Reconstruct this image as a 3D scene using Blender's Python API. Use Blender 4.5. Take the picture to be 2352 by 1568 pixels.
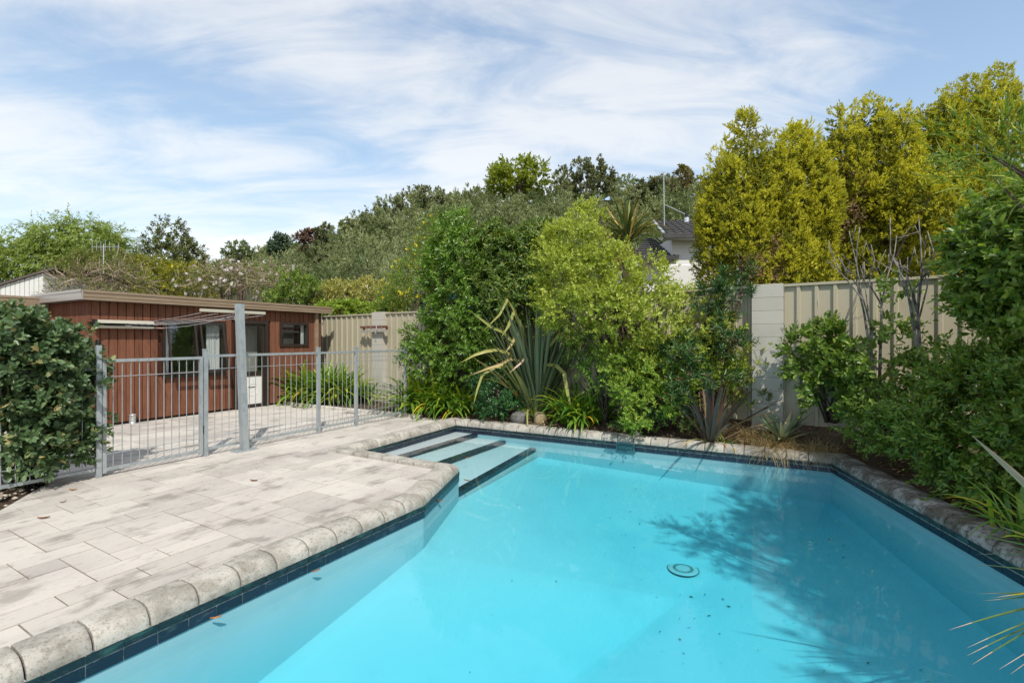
import bpy, math, random
import numpy as np
from mathutils import Vector, Matrix
from mathutils.bvhtree import BVHTree

# ------------------------------------------------------------------ camera, sky, sun, exposure
sc = bpy.context.scene
for o in list(bpy.data.objects):
    bpy.data.objects.remove(o)
COL = sc.collection
EYE = 1.5
FPX, CPX, HPX = 1110.0, 1176.0, 780.0          # photograph measured at 2352 px width
cam = bpy.data.cameras.new('camera')
cam.sensor_width = 36
cam.lens = FPX / 2352 * 36
cam.shift_y = -4 / 2352
cam.clip_start = 0.05
cam.clip_end = 3000
camo = bpy.data.objects.new('camera', cam)
camo.location = (0, 0, EYE)
camo.rotation_euler = (math.radians(90), 0, 0)
COL.objects.link(camo)
sc.camera = camo

SUN_EL = math.radians(49)
SUN_AZ = math.atan2(0.29, -0.957)
SUN_DIR = Vector((math.sin(SUN_AZ) * math.cos(SUN_EL), math.cos(SUN_AZ) * math.cos(SUN_EL), math.sin(SUN_EL)))

world = bpy.data.worlds.new('World')
sc.world = world
world.use_nodes = True
wn, wl = world.node_tree.nodes, world.node_tree.links
wn.clear()
def wnode(t, **kw):
    n = wn.new(t)
    for k, v in kw.items():
        setattr(n, k, v)
    return n
wout = wnode('ShaderNodeOutputWorld')
wbg = wnode('ShaderNodeBackground')
wbg.inputs['Strength'].default_value = 0.15
sky = wnode('ShaderNodeTexSky', sky_type='NISHITA')
sky.sun_disc = False
sky.sun_elevation = SUN_EL
sky.sun_rotation = SUN_AZ
sky.air_density = 1.0
sky.dust_density = 0.4
sky.ozone_density = 1.5
tc = wnode('ShaderNodeTexCoord')
sep = wnode('ShaderNodeSeparateXYZ')
wl.new(tc.outputs['Generated'], sep.inputs[0])
def wmath(op, a, b=None, clamp=False):
    n = wnode('ShaderNodeMath', operation=op, use_clamp=clamp)
    for i, v in enumerate((a, b)):
        if v is None:
            continue
        if isinstance(v, (int, float)):
            n.inputs[i].default_value = v
        else:
            wl.new(v, n.inputs[i])
    return n.outputs[0]
zz = wmath('ADD', wmath('MAXIMUM', sep.outputs['Z'], 0.0), 0.22)
comb = wnode('ShaderNodeCombineXYZ')
wl.new(wmath('DIVIDE', sep.outputs['X'], zz), comb.inputs[0])
wl.new(wmath('DIVIDE', sep.outputs['Y'], zz), comb.inputs[1])
def wnoise(scale, rot, stretch, loc, detail, rough, dist):
    m = wnode('ShaderNodeMapping')
    m.inputs['Location'].default_value = loc
    m.inputs['Rotation'].default_value = (0, 0, math.radians(rot))
    m.inputs['Scale'].default_value = stretch
    wl.new(comb.outputs[0], m.inputs[0])
    n = wnode('ShaderNodeTexNoise')
    n.inputs['Scale'].default_value = scale
    n.inputs['Detail'].default_value = detail
    n.inputs['Roughness'].default_value = rough
    n.inputs['Distortion'].default_value = dist
    wl.new(m.outputs[0], n.inputs['Vector'])
    return n.outputs['Fac']
CLOUD_BIG = dict(scale=0.62, rot=0, stretch=(1, 1.7, 1), loc=(9.24, 7.59, 0), detail=5, rough=0.5, dist=0.5)
CLOUD_FINE = dict(scale=1.9, rot=0, stretch=(1, 2.6, 1), loc=(15.01, 11.59, 0), detail=9, rough=0.6, dist=0.6)
dens = wmath('ADD', wmath('MULTIPLY', wnoise(**CLOUD_BIG), 0.72), wmath('MULTIPLY', wnoise(**CLOUD_FINE), 0.40))
mr = wnode('ShaderNodeMapRange', interpolation_type='SMOOTHSTEP')
mr.inputs['From Min'].default_value = 0.46
mr.inputs['From Max'].default_value = 0.66
mr.inputs['To Min'].default_value = 0.05
mr.inputs['To Max'].default_value = 0.93
wl.new(dens, mr.inputs['Value'])
wmix = wnode('ShaderNodeMix', data_type='RGBA')
wl.new(mr.outputs[0], wmix.inputs['Factor'])
# soft shoulder so the thin haze near the horizon does not outshine the clouds
vden = wnode('ShaderNodeVectorMath', operation='MULTIPLY_ADD')
wl.new(sky.outputs[0], vden.inputs[0])
vden.inputs[1].default_value = (0.15, 0.15, 0.15)
vden.inputs[2].default_value = (0.98, 0.95, 0.92)
vdiv = wnode('ShaderNodeVectorMath', operation='DIVIDE')
wl.new(sky.outputs[0], vdiv.inputs[0])
wl.new(vden.outputs[0], vdiv.inputs[1])
wl.new(vdiv.outputs[0], wmix.inputs[6])
# thin cloud: an even white plus a share of the sky light behind it, so it brightens towards the sun
vcl = wnode('ShaderNodeVectorMath', operation='MULTIPLY_ADD')
wl.new(sky.outputs[0], vcl.inputs[0])
vcl.inputs[1].default_value = (0.24, 0.20, 0.15)
vcl.inputs[2].default_value = (2.40, 2.40, 2.42)
wl.new(vcl.outputs[0], wmix.inputs[7])
wl.new(wmix.outputs[2], wbg.inputs['Color'])
wl.new(wbg.outputs[0], wout.inputs['Surface'])

sun = bpy.data.lights.new('sun', 'SUN')
sun.energy = 2.15
sun.angle = math.radians(0.53)
sun.color = (1.0, 0.95, 0.87)
suno = bpy.data.objects.new('sun', sun)
suno.rotation_euler = SUN_DIR.to_track_quat('Z', 'Y').to_euler()
suno.location = (6, -12, 18)
COL.objects.link(suno)

sc.view_settings.view_transform = 'Standard'
sc.view_settings.look = 'None'
sc.view_settings.exposure = 1.12
sc.view_settings.gamma = 1.0
sc.render.engine = 'CYCLES'
cy = sc.cycles
cy.use_denoising = True
cy.max_bounces = 8
cy.diffuse_bounces = 4
cy.glossy_bounces = 3
cy.transmission_bounces = 4
cy.transparent_max_bounces = 10
cy.volume_bounces = 0
cy.caustics_reflective = False
cy.caustics_refractive = False
cy.sample_clamp_indirect = 4

# ------------------------------------------------------------------ helpers
def at(u, v, Y):
    return Vector(((u - CPX) / FPX * Y, Y, EYE - (v - HPX) / FPX * Y))

def link(name, data, parent=None, loc=None):
    o = bpy.data.objects.new(name, data)
    COL.objects.link(o)
    if parent is not None:
        o.parent = parent
    if loc is not None:
        o.location = loc
    return o

def tag(o, label, cat=None, group=None, kind=None):
    o['label'] = label
    if cat:
        o['category'] = cat
    if group:
        o['group'] = group
    if kind:
        o['kind'] = kind
    return o

def empty(name, loc, rz=0.0):
    o = link(name, None, None, loc)
    o.empty_display_size = 0.2
    o.rotation_euler = (0, 0, rz)
    return o

class MB:
    def __init__(s):
        s.v, s.f = [], []
    def add(s, vs, fs):
        n = len(s.v)
        s.v += [tuple(p) for p in vs]
        s.f += [tuple(i + n for i in f) for f in fs]
        return s
    def box(s, a, b):
        x0, y0, z0 = a
        x1, y1, z1 = b
        return s.add([(x0, y0, z0), (x1, y0, z0), (x1, y1, z0), (x0, y1, z0), (x0, y0, z1), (x1, y0, z1), (x1, y1, z1), (x0, y1, z1)],
                     [(0, 3, 2, 1), (4, 5, 6, 7), (0, 1, 5, 4), (1, 2, 6, 5), (2, 3, 7, 6), (3, 0, 4, 7)])
    def bbox(s, a, b, c=0.006):
        """box with chamfered top and vertical edges"""
        x0, y0, z0 = a
        x1, y1, z1 = b
        def ring(d, z):
            return [(x0 + d, y0 + d, z), (x1 - d, y0 + d, z), (x1 - d, y1 - d, z), (x0 + d, y1 - d, z)]
        vs = ring(0, z0) + ring(0, z1 - c) + ring(c, z1)
        fs = [(3, 2, 1, 0), (8, 9, 10, 11)]
        for k in (0, 4):
            for i in range(4):
                j = (i + 1) % 4
                fs.append((k + i, k + j, k + 4 + j, k + 4 + i))
        return s.add(vs, fs)
    def tube(s, pts, radii, n=6, cap=True):
        pts = [Vector(p) for p in pts]
        if not hasattr(radii, '__len__'):
            radii = [radii] * len(pts)
        base = len(s.v)
        prev = None
        for i, p in enumerate(pts):
            d = (pts[min(i + 1, len(pts) - 1)] - pts[max(i - 1, 0)])
            d = d.normalized() if d.length > 1e-9 else Vector((0, 0, 1))
            if prev is None:
                e = d.orthogonal().normalized()
            else:
                e = (prev - d * prev.dot(d))
                e = e.normalized() if e.length > 1e-6 else d.orthogonal().normalized()
            prev = e
            f = d.cross(e)
            for k in range(n):
                a = 2 * math.pi * k / n
                s.v.append(tuple(p + (e * math.cos(a) + f * math.sin(a)) * radii[i]))
        for i in range(len(pts) - 1):
            for k in range(n):
                k2 = (k + 1) % n
                s.f.append((base + i * n + k, base + i * n + k2, base + (i + 1) * n + k2, base + (i + 1) * n + k))
        if cap:
            s.f.append(tuple(base + k for k in reversed(range(n))))
            s.f.append(tuple(base + (len(pts) - 1) * n + k for k in range(n)))
        return s
    def mesh(s, name, mat=None, smooth=False):
        m = bpy.data.meshes.new(name)
        m.from_pydata(s.v, [], s.f)
        if mat is not None:
            m.materials.append(mat)
        if smooth:
            m.polygons.foreach_set('use_smooth', [True] * len(m.polygons))
        m.update()
        return m
    def build(s, name, mat=None, parent=None, smooth=False, loc=None):
        return link(name, s.mesh(name, mat, smooth), parent, loc)

def np_mesh(name, V, Fq, mat, smooth=False):
    """V (n,3) vertices, Fq (m,k) faces all of k corners"""
    m = bpy.data.meshes.new(name)
    V = np.ascontiguousarray(V, dtype=np.float32)
    Fq = np.ascontiguousarray(Fq, dtype=np.int32)
    k = Fq.shape[1]
    m.vertices.add(len(V))
    m.vertices.foreach_set('co', V.ravel())
    m.loops.add(Fq.size)
    m.loops.foreach_set('vertex_index', Fq.ravel())
    m.polygons.add(len(Fq))
    m.polygons.foreach_set('loop_start', np.arange(0, Fq.size, k, dtype=np.int32))
    if smooth:
        m.polygons.foreach_set('use_smooth', np.ones(len(Fq), dtype=bool))
    m.update(calc_edges=True)
    if mat is not None:
        m.materials.append(mat)
    return m

# ------------------------------------------------------------------ materials
def material(name):
    m = bpy.data.materials.new(name)
    m.use_nodes = True
    nt = m.node_tree
    nt.nodes.clear()
    out = nt.nodes.new('ShaderNodeOutputMaterial')
    return m, nt, out

def ramp_noise(nt, vec, scale, lo, hi, detail=6, rough=0.6, dist=0.0):
    n = nt.nodes.new('ShaderNodeTexNoise')
    n.inputs['Scale'].default_value = scale
    n.inputs['Detail'].default_value = detail
    n.inputs['Roughness'].default_value = rough
    n.inputs['Distortion'].default_value = dist
    nt.links.new(vec, n.inputs['Vector'])
    r = nt.nodes.new('ShaderNodeMapRange')
    r.interpolation_type = 'SMOOTHSTEP'
    r.inputs['From Min'].default_value = lo
    r.inputs['From Max'].default_value = hi
    nt.links.new(n.outputs['Fac'], r.inputs['Value'])
    return r.outputs[0]

def mixc(nt, fac, a, b, blend='MIX'):
    n = nt.nodes.new('ShaderNodeMix')
    n.data_type = 'RGBA'
    n.blend_type = blend
    for s, v in ((n.inputs['Factor'], fac), (n.inputs[6], a), (n.inputs[7], b)):
        if isinstance(v, (int, float)):
            s.default_value = v
        elif isinstance(v, tuple):
            s.default_value = (*v, 1) if len(v) == 3 else v
        else:
            nt.links.new(v, s)
    return n.outputs[2]

def mul(nt, a, b):
    n = nt.nodes.new('ShaderNodeMath')
    n.operation = 'MULTIPLY'
    for s, v in zip(n.inputs, (a, b)):
        if isinstance(v, (int, float)):
            s.default_value = v
        else:
            nt.links.new(v, s)
    return n.outputs[0]

def surf(name, base, rough=0.7, spec=0.3, metal=0.0, layers=(), vary=0.0, bump=None, coat=0.0, coords='pos', rot=0.0):
    """layers: (scale, stretch(xyz), lo, hi, colour, amount); world-position noise so wear runs on across pieces"""
    m, nt, out = material(name)
    p = nt.nodes.new('ShaderNodeBsdfPrincipled')
    p.inputs['Roughness'].default_value = rough
    p.inputs['Specular IOR Level'].default_value = spec
    p.inputs['Metallic'].default_value = metal
    p.inputs['Coat Weight'].default_value = coat
    nt.links.new(p.outputs[0], out.inputs['Surface'])
    if coords == 'pos':
        src = nt.nodes.new('ShaderNodeNewGeometry').outputs['Position']
    else:
        src = nt.nodes.new('ShaderNodeTexCoord').outputs['Object']
    def mapped(stretch):
        mp = nt.nodes.new('ShaderNodeMapping')
        mp.inputs['Rotation'].default_value = (0, 0, rot)
        nt.links.new(src, mp.inputs[0])
        mp2 = nt.nodes.new('ShaderNodeMapping')
        mp2.inputs['Scale'].default_value = stretch
        nt.links.new(mp.outputs[0], mp2.inputs[0])
        return mp2.outputs[0]
    col = base
    for (scale, stretch, lo, hi, c, amt) in layers:
        f = mul(nt, ramp_noise(nt, mapped(stretch), scale, lo, hi), amt)
        col = mixc(nt, f, col, c)
    if vary:
        oi = nt.nodes.new('ShaderNodeObjectInfo')
        r = nt.nodes.new('ShaderNodeMapRange')
        r.inputs['To Min'].default_value = 1 - vary
        r.inputs['To Max'].default_value = 1 + vary
        nt.links.new(oi.outputs['Random'], r.inputs['Value'])
        vm = nt.nodes.new('ShaderNodeVectorMath')
        vm.operation = 'SCALE'
        if isinstance(col, tuple):
            vm.inputs[0].default_value = col[:3]
        else:
            nt.links.new(col, vm.inputs[0])
        nt.links.new(r.outputs[0], vm.inputs['Scale'])
        col = vm.outputs[0]
    if isinstance(col, tuple):
        p.inputs['Base Color'].default_value = (*col[:3], 1)
    else:
        nt.links.new(col, p.inputs['Base Color'])
    if bump:
        sc_, st_, strength, dist = bump
        n = nt.nodes.new('ShaderNodeTexNoise')
        n.inputs['Scale'].default_value = sc_
        n.inputs['Detail'].default_value = 8
        n.inputs['Roughness'].default_value = 0.65
        nt.links.new(mapped(st_), n.inputs['Vector'])
        b = nt.nodes.new('ShaderNodeBump')
        b.inputs['Strength'].default_value = strength
        b.inputs['Distance'].default_value = dist
        nt.links.new(n.outputs['Fac'], b.inputs['Height'])
        nt.links.new(b.outputs[0], p.inputs['Normal'])
    return m

LEAF_GAIN = 1.5
def leafmat(name, cols, rough=0.42, spec=0.45, trans=0.3, per='island', tcol=None, patch=None):
    """cols: list of (pos, colour) for a ramp driven by a random number per leaf"""
    m, nt, out = material(name)
    if per == 'island':
        rnd = nt.nodes.new('ShaderNodeNewGeometry').outputs['Random Per Island']
    else:
        rnd = nt.nodes.new('ShaderNodeObjectInfo').outputs['Random']
    cr = nt.nodes.new('ShaderNodeValToRGB')
    els = cr.color_ramp.elements
    while len(els) < len(cols):
        els.new(0.5)
    for e, (ps, c) in zip(els, cols):
        e.position = ps
        e.color = (*[min(0.86, x * LEAF_GAIN) if max(c) < 0.5 else x for x in c], 1)
    nt.links.new(rnd, cr.inputs[0])
    col = cr.outputs[0]
    if patch:
        src = nt.nodes.new('ShaderNodeNewGeometry').outputs['Position']
        f = mul(nt, ramp_noise(nt, src, patch[0], patch[1], patch[2], detail=2), patch[4])
        col = mixc(nt, f, col, patch[3])
    p = nt.nodes.new('ShaderNodeBsdfPrincipled')
    p.inputs['Roughness'].default_value = rough
    p.inputs['Specular IOR Level'].default_value = spec
    nt.links.new(col, p.inputs['Base Color'])
    t = nt.nodes.new('ShaderNodeBsdfTranslucent')
    tc_ = mixc(nt, 1.0, col, tcol or (1.25, 1.2, 0.5), 'MULTIPLY')
    nt.links.new(tc_, t.inputs['Color'])
    mx = nt.nodes.new('ShaderNodeMixShader')
    mx.inputs[0].default_value = min(0.5, trans * 1.3)
    nt.links.new(p.outputs[0], mx.inputs[1])
    nt.links.new(t.outputs[0], mx.inputs[2])
    nt.links.new(mx.outputs[0], out.inputs['Surface'])
    return m

A_ROT = math.radians(60)            # direction of the long pool side and the shed front
A2 = np.array([math.cos(A_ROT), math.sin(A_ROT)])
B2 = np.array([math.sin(A_ROT), -math.cos(A_ROT)])

M = {}
M['paver'] = surf('printed_concrete', (0.48, 0.443, 0.392), 0.85, 0.2, rot=-A_ROT, vary=0.12, layers=[
    (0.9, (1, 1.5, 1), 0.42, 0.64, (0.40, 0.365, 0.33), 0.8),
    (2.4, (1, 1.5, 1), 0.53, 0.66, (0.19, 0.17, 0.145), 0.6),
    (6.0, (1, 2.6, 1), 0.57, 0.72, (0.22, 0.19, 0.16), 0.55),
    (16, (1, 3.5, 1), 0.60, 0.70, (0.15, 0.12, 0.09), 0.6)], bump=(30, (1, 4, 1), 0.35, 0.004))
M['joint'] = surf('paving_joint', (0.185, 0.15, 0.115), 0.95, 0.1, layers=[(3, (1, 1, 1), 0.46, 0.66, (0.36, 0.32, 0.28), 0.75), (40, (1, 1, 1), 0.5, 0.7, (0.14, 0.10, 0.07), 0.6)])
M['coping_joint'] = surf('coping_joint', (0.15, 0.135, 0.12), 0.95, 0.1, layers=[(12, (1, 1, 1), 0.5, 0.65, (0.22, 0.20, 0.18), 0.7)])
cop_layers = [(5, (1, 1, 1), 0.40, 0.66, (0.25, 0.23, 0.195), 0.85), (22, (1, 1, 1), 0.50, 0.68, (0.17, 0.15, 0.12), 0.6),
              (90, (1, 1, 1), 0.52, 0.66, (0.13, 0.115, 0.09), 0.55), (13, (1, 1, 1), 0.62, 0.75, (0.49, 0.465, 0.42), 0.6)]
M['coping'] = surf('weathered_concrete', (0.42, 0.392, 0.345), 0.9, 0.2, vary=0.10, layers=cop_layers, bump=(70, (1, 1, 1), 0.6, 0.006))
M['coping_mossy'] = surf('stained_concrete', (0.36, 0.35, 0.33), 0.9, 0.2, vary=0.12, layers=[
    (4, (1, 1, 1), 0.38, 0.60, (0.10, 0.085, 0.065), 0.9), (26, (1, 1, 1), 0.45, 0.65, (0.06, 0.05, 0.04), 0.7)], bump=(70, (1, 1, 1), 0.6, 0.006))
M['tile'] = surf('navy_tile', (0.011, 0.018, 0.034), 0.22, 0.5, vary=0.25, layers=[
    (9, (1, 1, 4), 0.55, 0.72, (0.05, 0.09, 0.09), 0.6), (30, (1, 1, 5), 0.62, 0.75, (0.28, 0.29, 0.27), 0.5)])
M['tile_algae'] = surf('algae_tile', (0.009, 0.020, 0.025), 0.4, 0.4, vary=0.25, layers=[
    (8, (1, 1, 3), 0.5, 0.66, (0.03, 0.09, 0.08), 0.7), (34, (1, 1, 5), 0.58, 0.72, (0.25, 0.27, 0.25), 0.5)])
M['grout'] = surf('tile_grout', (0.52, 0.55, 0.54), 0.9, 0.1, layers=[(20, (1, 1, 1), 0.45, 0.6, (0.12, 0.22, 0.22), 0.8)])
M['plaster_step_lit'] = surf('step_plaster_lit', (0.50, 0.54, 0.55), 0.8, 0.1, layers=[(3, (1, 1, 1), 0.45, 0.75, (0.44, 0.50, 0.52), 0.8)])  # same paint as the pool; paleness under shallow water put into the colour
M['plaster'] = surf('pool_plaster', (0.30, 0.505, 0.545), 0.8, 0.1, layers=[
    (1.2, (1, 1, 1), 0.45, 0.75, (0.26, 0.45, 0.495), 0.8), (9, (1, 1, 1), 0.58, 0.74, (0.42, 0.52, 0.54), 0.35), (60, (1, 1, 1), 0.66, 0.74, (0.30, 0.42, 0.44), 0.5)])
M['soil'] = surf('garden_soil', (0.075, 0.052, 0.036), 0.95, 0.1, layers=[(2, (1, 1, 1), 0.4, 0.7, (0.13, 0.10, 0.07), 0.7), (45, (1, 1, 1), 0.52, 0.7, (0.20, 0.15, 0.10), 0.5)],
                 bump=(28, (1, 1, 1), 1.0, 0.05))
M['grass_ground'] = surf('rough_grass', (0.07, 0.085, 0.03), 0.95, 0.1, layers=[(0.3, (1, 1, 1), 0.4, 0.6, (0.11, 0.10, 0.05), 0.7)])
M['hill'] = surf('hill_ground', (0.045, 0.055, 0.028), 0.95, 0.1, layers=[(0.2, (1, 1, 1), 0.4, 0.6, (0.075, 0.075, 0.04), 0.7)])
M['cedar'] = surf('stained_cedar', (0.172, 0.070, 0.040), 0.75, 0.25, vary=0.14, coords='pos', layers=[
    (6, (6, 6, 0.5), 0.45, 0.70, (0.085, 0.030, 0.018), 0.7), (30, (5, 5, 0.25), 0.5, 0.75, (0.22, 0.09, 0.05), 0.5), (3, (1, 1, 2), 0.66, 0.8, (0.34, 0.20, 0.13), 0.4)])
M['cedar_dark'] = surf('cedar_backing', (0.06, 0.024, 0.015), 0.9, 0.1)
M['fascia'] = surf('brown_fascia', (0.24, 0.175, 0.115), 0.5, 0.35, layers=[(2, (1, 1, 8), 0.45, 0.7, (0.31, 0.24, 0.17), 0.7)])
M['flashing'] = surf('grey_flashing', (0.36, 0.33, 0.30), 0.35, 0.5, metal=0.3)
M['roofing'] = surf('flat_roofing', (0.20, 0.18, 0.16), 0.8, 0.2)
M['frame_dark'] = surf('bronze_aluminium', (0.030, 0.021, 0.016), 0.4, 0.45)
M['room'] = surf('room_lining', (0.42, 0.40, 0.35), 0.9, 0.1)
M['white_paint'] = surf('white_paint', (0.64, 0.63, 0.60), 0.6, 0.3, layers=[(5, (1, 1, 1), 0.55, 0.75, (0.52, 0.50, 0.46), 0.5)])
M['curtain'] = surf('white_curtain', (0.72, 0.72, 0.70), 0.9, 0.1)
M['galv'] = surf('galvanised_steel', (0.37, 0.405, 0.415), 0.42, 0.5, metal=0.35, layers=[(14, (1, 1, 0.5), 0.45, 0.62, (0.27, 0.305, 0.32), 0.7), (60, (1, 1, 0.6), 0.62, 0.72, (0.52, 0.54, 0.54), 0.6)])
M['black_plastic'] = surf('black_plastic', (0.012, 0.012, 0.012), 0.5, 0.4)
M['cream_metal'] = surf('cream_enamel', (0.43, 0.41, 0.33), 0.45, 0.4)
M['cord'] = surf('white_cord', (0.55, 0.55, 0.55), 0.6, 0.3)
M['sheet'] = surf('beige_steel_sheet', (0.39, 0.35, 0.252), 0.42, 0.4, vary=0.02, layers=[(1.6, (1, 1, 0.5), 0.5, 0.8, (0.34, 0.305, 0.22), 0.6), (40, (1, 1, 0.4), 0.66, 0.8, (0.25, 0.22, 0.165), 0.4)])
M['block'] = surf('pale_block', (0.45, 0.42, 0.365), 0.9, 0.15, vary=0.03, layers=[(3, (1, 1, 1), 0.5, 0.75, (0.385, 0.352, 0.295), 0.7), (50, (1, 1, 1), 0.60, 0.75, (0.46, 0.42, 0.35), 0.4)], bump=(120, (1, 1, 1), 0.3, 0.003))
M['block_stained'] = surf('stained_block', (0.42, 0.38, 0.32), 0.9, 0.15, vary=0.04, layers=[(7, (1.5, 1.5, 0.8), 0.50, 0.62, (0.11, 0.095, 0.075), 0.8), (30, (1, 1, 1), 0.55, 0.72, (0.30, 0.26, 0.21), 0.5)])
M['mortar'] = surf('mortar', (0.22, 0.20, 0.17), 0.95, 0.1)
M['rust'] = surf('rusty_brown_steel', (0.11, 0.045, 0.028), 0.7, 0.3, layers=[(20, (1, 1, 1), 0.45, 0.6, (0.20, 0.09, 0.05), 0.7)])
M['grey_timber'] = surf('weathered_timber', (0.34, 0.32, 0.28), 0.85, 0.2, layers=[(12, (1, 1, 0.2), 0.45, 0.65, (0.20, 0.18, 0.15), 0.7)])
M['kerb'] = surf('pale_edging', (0.50, 0.47, 0.41), 0.9, 0.2, layers=[(8, (1, 1, 1), 0.45, 0.65, (0.28, 0.25, 0.21), 0.7)])
M['bark'] = surf('bark', (0.105, 0.078, 0.058), 0.9, 0.15, layers=[(14, (1, 1, 0.3), 0.45, 0.65, (0.05, 0.036, 0.028), 0.8)])
M['bark_grey'] = surf('grey_bark', (0.25, 0.225, 0.195), 0.9, 0.15, layers=[(22, (1, 1, 0.6), 0.45, 0.60, (0.07, 0.06, 0.052), 0.85)])
M['rock_grey'] = surf('grey_rock', (0.15, 0.145, 0.135), 0.9, 0.2, layers=[(8, (1, 1, 1), 0.45, 0.6, (0.07, 0.068, 0.064), 0.8), (25, (1, 1, 1), 0.55, 0.7, (0.27, 0.26, 0.24), 0.6)], bump=(15, (1, 1, 1), 0.6, 0.03))
M['rock_tan'] = surf('tan_rock', (0.34, 0.26, 0.155), 0.9, 0.2, layers=[(6, (1, 1, 1), 0.45, 0.6, (0.25, 0.19, 0.12), 0.8), (35, (1, 1, 1), 0.6, 0.72, (0.42, 0.35, 0.24), 0.6)], bump=(15, (1, 1, 1), 0.5, 0.03))
M['pebble'] = surf('pebble', (0.46, 0.41, 0.33), 0.8, 0.2, layers=[(17, (1, 1, 1), 0.4, 0.6, (0.19, 0.15, 0.11), 0.8)])
M['roof_tile'] = surf('charcoal_roof_tile', (0.045, 0.042, 0.042), 0.6, 0.3, layers=[(4, (1, 1, 1), 0.45, 0.7, (0.075, 0.07, 0.068), 0.6)])
M['roof_brown'] = surf('brown_roof_tile', (0.095, 0.078, 0.066), 0.7, 0.3, layers=[(4, (1, 1, 1), 0.45, 0.7, (0.13, 0.11, 0.095), 0.6)])
M['alu'] = surf('bright_aluminium', (0.60, 0.61, 0.62), 0.35, 0.5, metal=0.7)
M['green_cloth'] = surf('green_shadecloth', (0.012, 0.06, 0.05), 0.9, 0.1)
M['debris'] = surf('dark_debris', (0.075, 0.125, 0.12), 0.9, 0.1)
M['drain'] = surf('drain_plastic', (0.40, 0.46, 0.47), 0.6, 0.3)
M['drain_slot'] = surf('drain_slot', (0.05, 0.12, 0.12), 0.8, 0.2)
M['skimmer'] = surf('skimmer_plastic', (0.05, 0.15, 0.17), 0.5, 0.4)
M['dead_leaf'] = surf('dead_leaf', (0.26, 0.11, 0.035), 0.8, 0.2, vary=0.4)

def glass_pane(name, tint):
    m, nt, out = material(name)
    fr = nt.nodes.new('ShaderNodeFresnel')
    bk = nt.nodes.new('ShaderNodeNewGeometry')
    io = nt.nodes.new('ShaderNodeMapRange')
    io.inputs['To Min'].default_value = 2.3
    io.inputs['To Max'].default_value = 1 / 2.3
    nt.links.new(bk.outputs['Backfacing'], io.inputs['Value'])
    nt.links.new(io.outputs[0], fr.inputs['IOR'])
    t = nt.nodes.new('ShaderNodeBsdfTransparent')
    t.inputs['Color'].default_value = (*tint, 1)
    g = nt.nodes.new('ShaderNodeBsdfGlossy')
    g.inputs['Roughness'].default_value = 0.01
    mx = nt.nodes.new('ShaderNodeMixShader')
    nt.links.new(fr.outputs[0], mx.inputs[0])
    nt.links.new(t.outputs[0], mx.inputs[1])
    nt.links.new(g.outputs[0], mx.inputs[2])
    nt.links.new(mx.outputs[0], out.inputs['Surface'])
    return m
M['glass'] = glass_pane('window_glass', (0.82, 0.86, 0.86))

def water_material():
    m, nt, out = material('pool_water')
    geo = nt.nodes.new('ShaderNodeNewGeometry')
    ior = nt.nodes.new('ShaderNodeMapRange')
    ior.inputs['To Min'].default_value = 1.333
    ior.inputs['To Max'].default_value = 1 / 1.333
    nt.links.new(geo.outputs['Backfacing'], ior.inputs['Value'])
    n = nt.nodes.new('ShaderNodeTexNoise')
    n.inputs['Scale'].default_value = 3.5
    n.inputs['Detail'].default_value = 3
    nt.links.new(geo.outputs['Position'], n.inputs['Vector'])
    b = nt.nodes.new('ShaderNodeBump')
    b.inputs['Strength'].default_value = 0.10
    b.inputs['Distance'].default_value = 0.012
    nt.links.new(n.outputs['Fac'], b.inputs['Height'])
    fr = nt.nodes.new('ShaderNodeFresnel')
    nt.links.new(ior.outputs[0], fr.inputs['IOR'])
    t = nt.nodes.new('ShaderNodeBsdfTransparent')
    g = nt.nodes.new('ShaderNodeBsdfGlossy')
    g.inputs['Roughness'].default_value = 0.0
    nt.links.new(b.outputs[0], g.inputs['Normal'])
    mx = nt.nodes.new('ShaderNodeMixShader')
    nt.links.new(fr.outputs[0], mx.inputs[0])
    nt.links.new(t.outputs[0], mx.inputs[1])
    nt.links.new(g.outputs[0], mx.inputs[2])
    nt.links.new(mx.outputs[0], out.inputs['Surface'])
    va = nt.nodes.new('ShaderNodeVolumeAbsorption')
    va.inputs['Color'].default_value = (0.36, 0.925, 0.985, 1)
    va.inputs['Density'].default_value = 1.05
    nt.links.new(va.outputs[0], out.inputs['Volume'])
    return m
M['water'] = water_material()

# leaf materials
L = {}
L['hedge'] = leafmat('hedge_leaf', [(0, (0.038, 0.070, 0.030)), (0.6, (0.072, 0.122, 0.052)), (0.93, (0.12, 0.17, 0.075)), (1, (0.34, 0.27, 0.12))], 0.38, 0.5, 0.22)
L['hedge_single'] = leafmat('hedge_leaf_single', [(0, (0.042, 0.078, 0.034)), (0.6, (0.080, 0.132, 0.058)), (0.93, (0.13, 0.18, 0.08)), (0.975, (0.36, 0.28, 0.13)), (1, (0.45, 0.13, 0.02))], 0.38, 0.5, 0.22, 'object')
L['glossy'] = leafmat('glossy_dark_leaf', [(0, (0.042, 0.095, 0.012)), (0.6, (0.092, 0.172, 0.020)), (1, (0.18, 0.27, 0.038))], 0.30, 0.55, 0.28)
L['rhodo'] = leafmat('rhododendron_leaf', [(0, (0.040, 0.080, 0.014)), (0.6, (0.080, 0.138, 0.022)), (1, (0.18, 0.20, 0.042))], 0.4, 0.45, 0.25)
L['lime'] = leafmat('lime_leaf', [(0, (0.13, 0.175, 0.018)), (0.5, (0.225, 0.275, 0.034)), (1, (0.36, 0.385, 0.085))], 0.45, 0.4, 0.32)
L['limegreen'] = leafmat('limegreen_leaf', [(0, (0.085, 0.15, 0.02)), (0.5, (0.165, 0.24, 0.030)), (1, (0.28, 0.34, 0.055))], 0.45, 0.4, 0.32)
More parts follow.
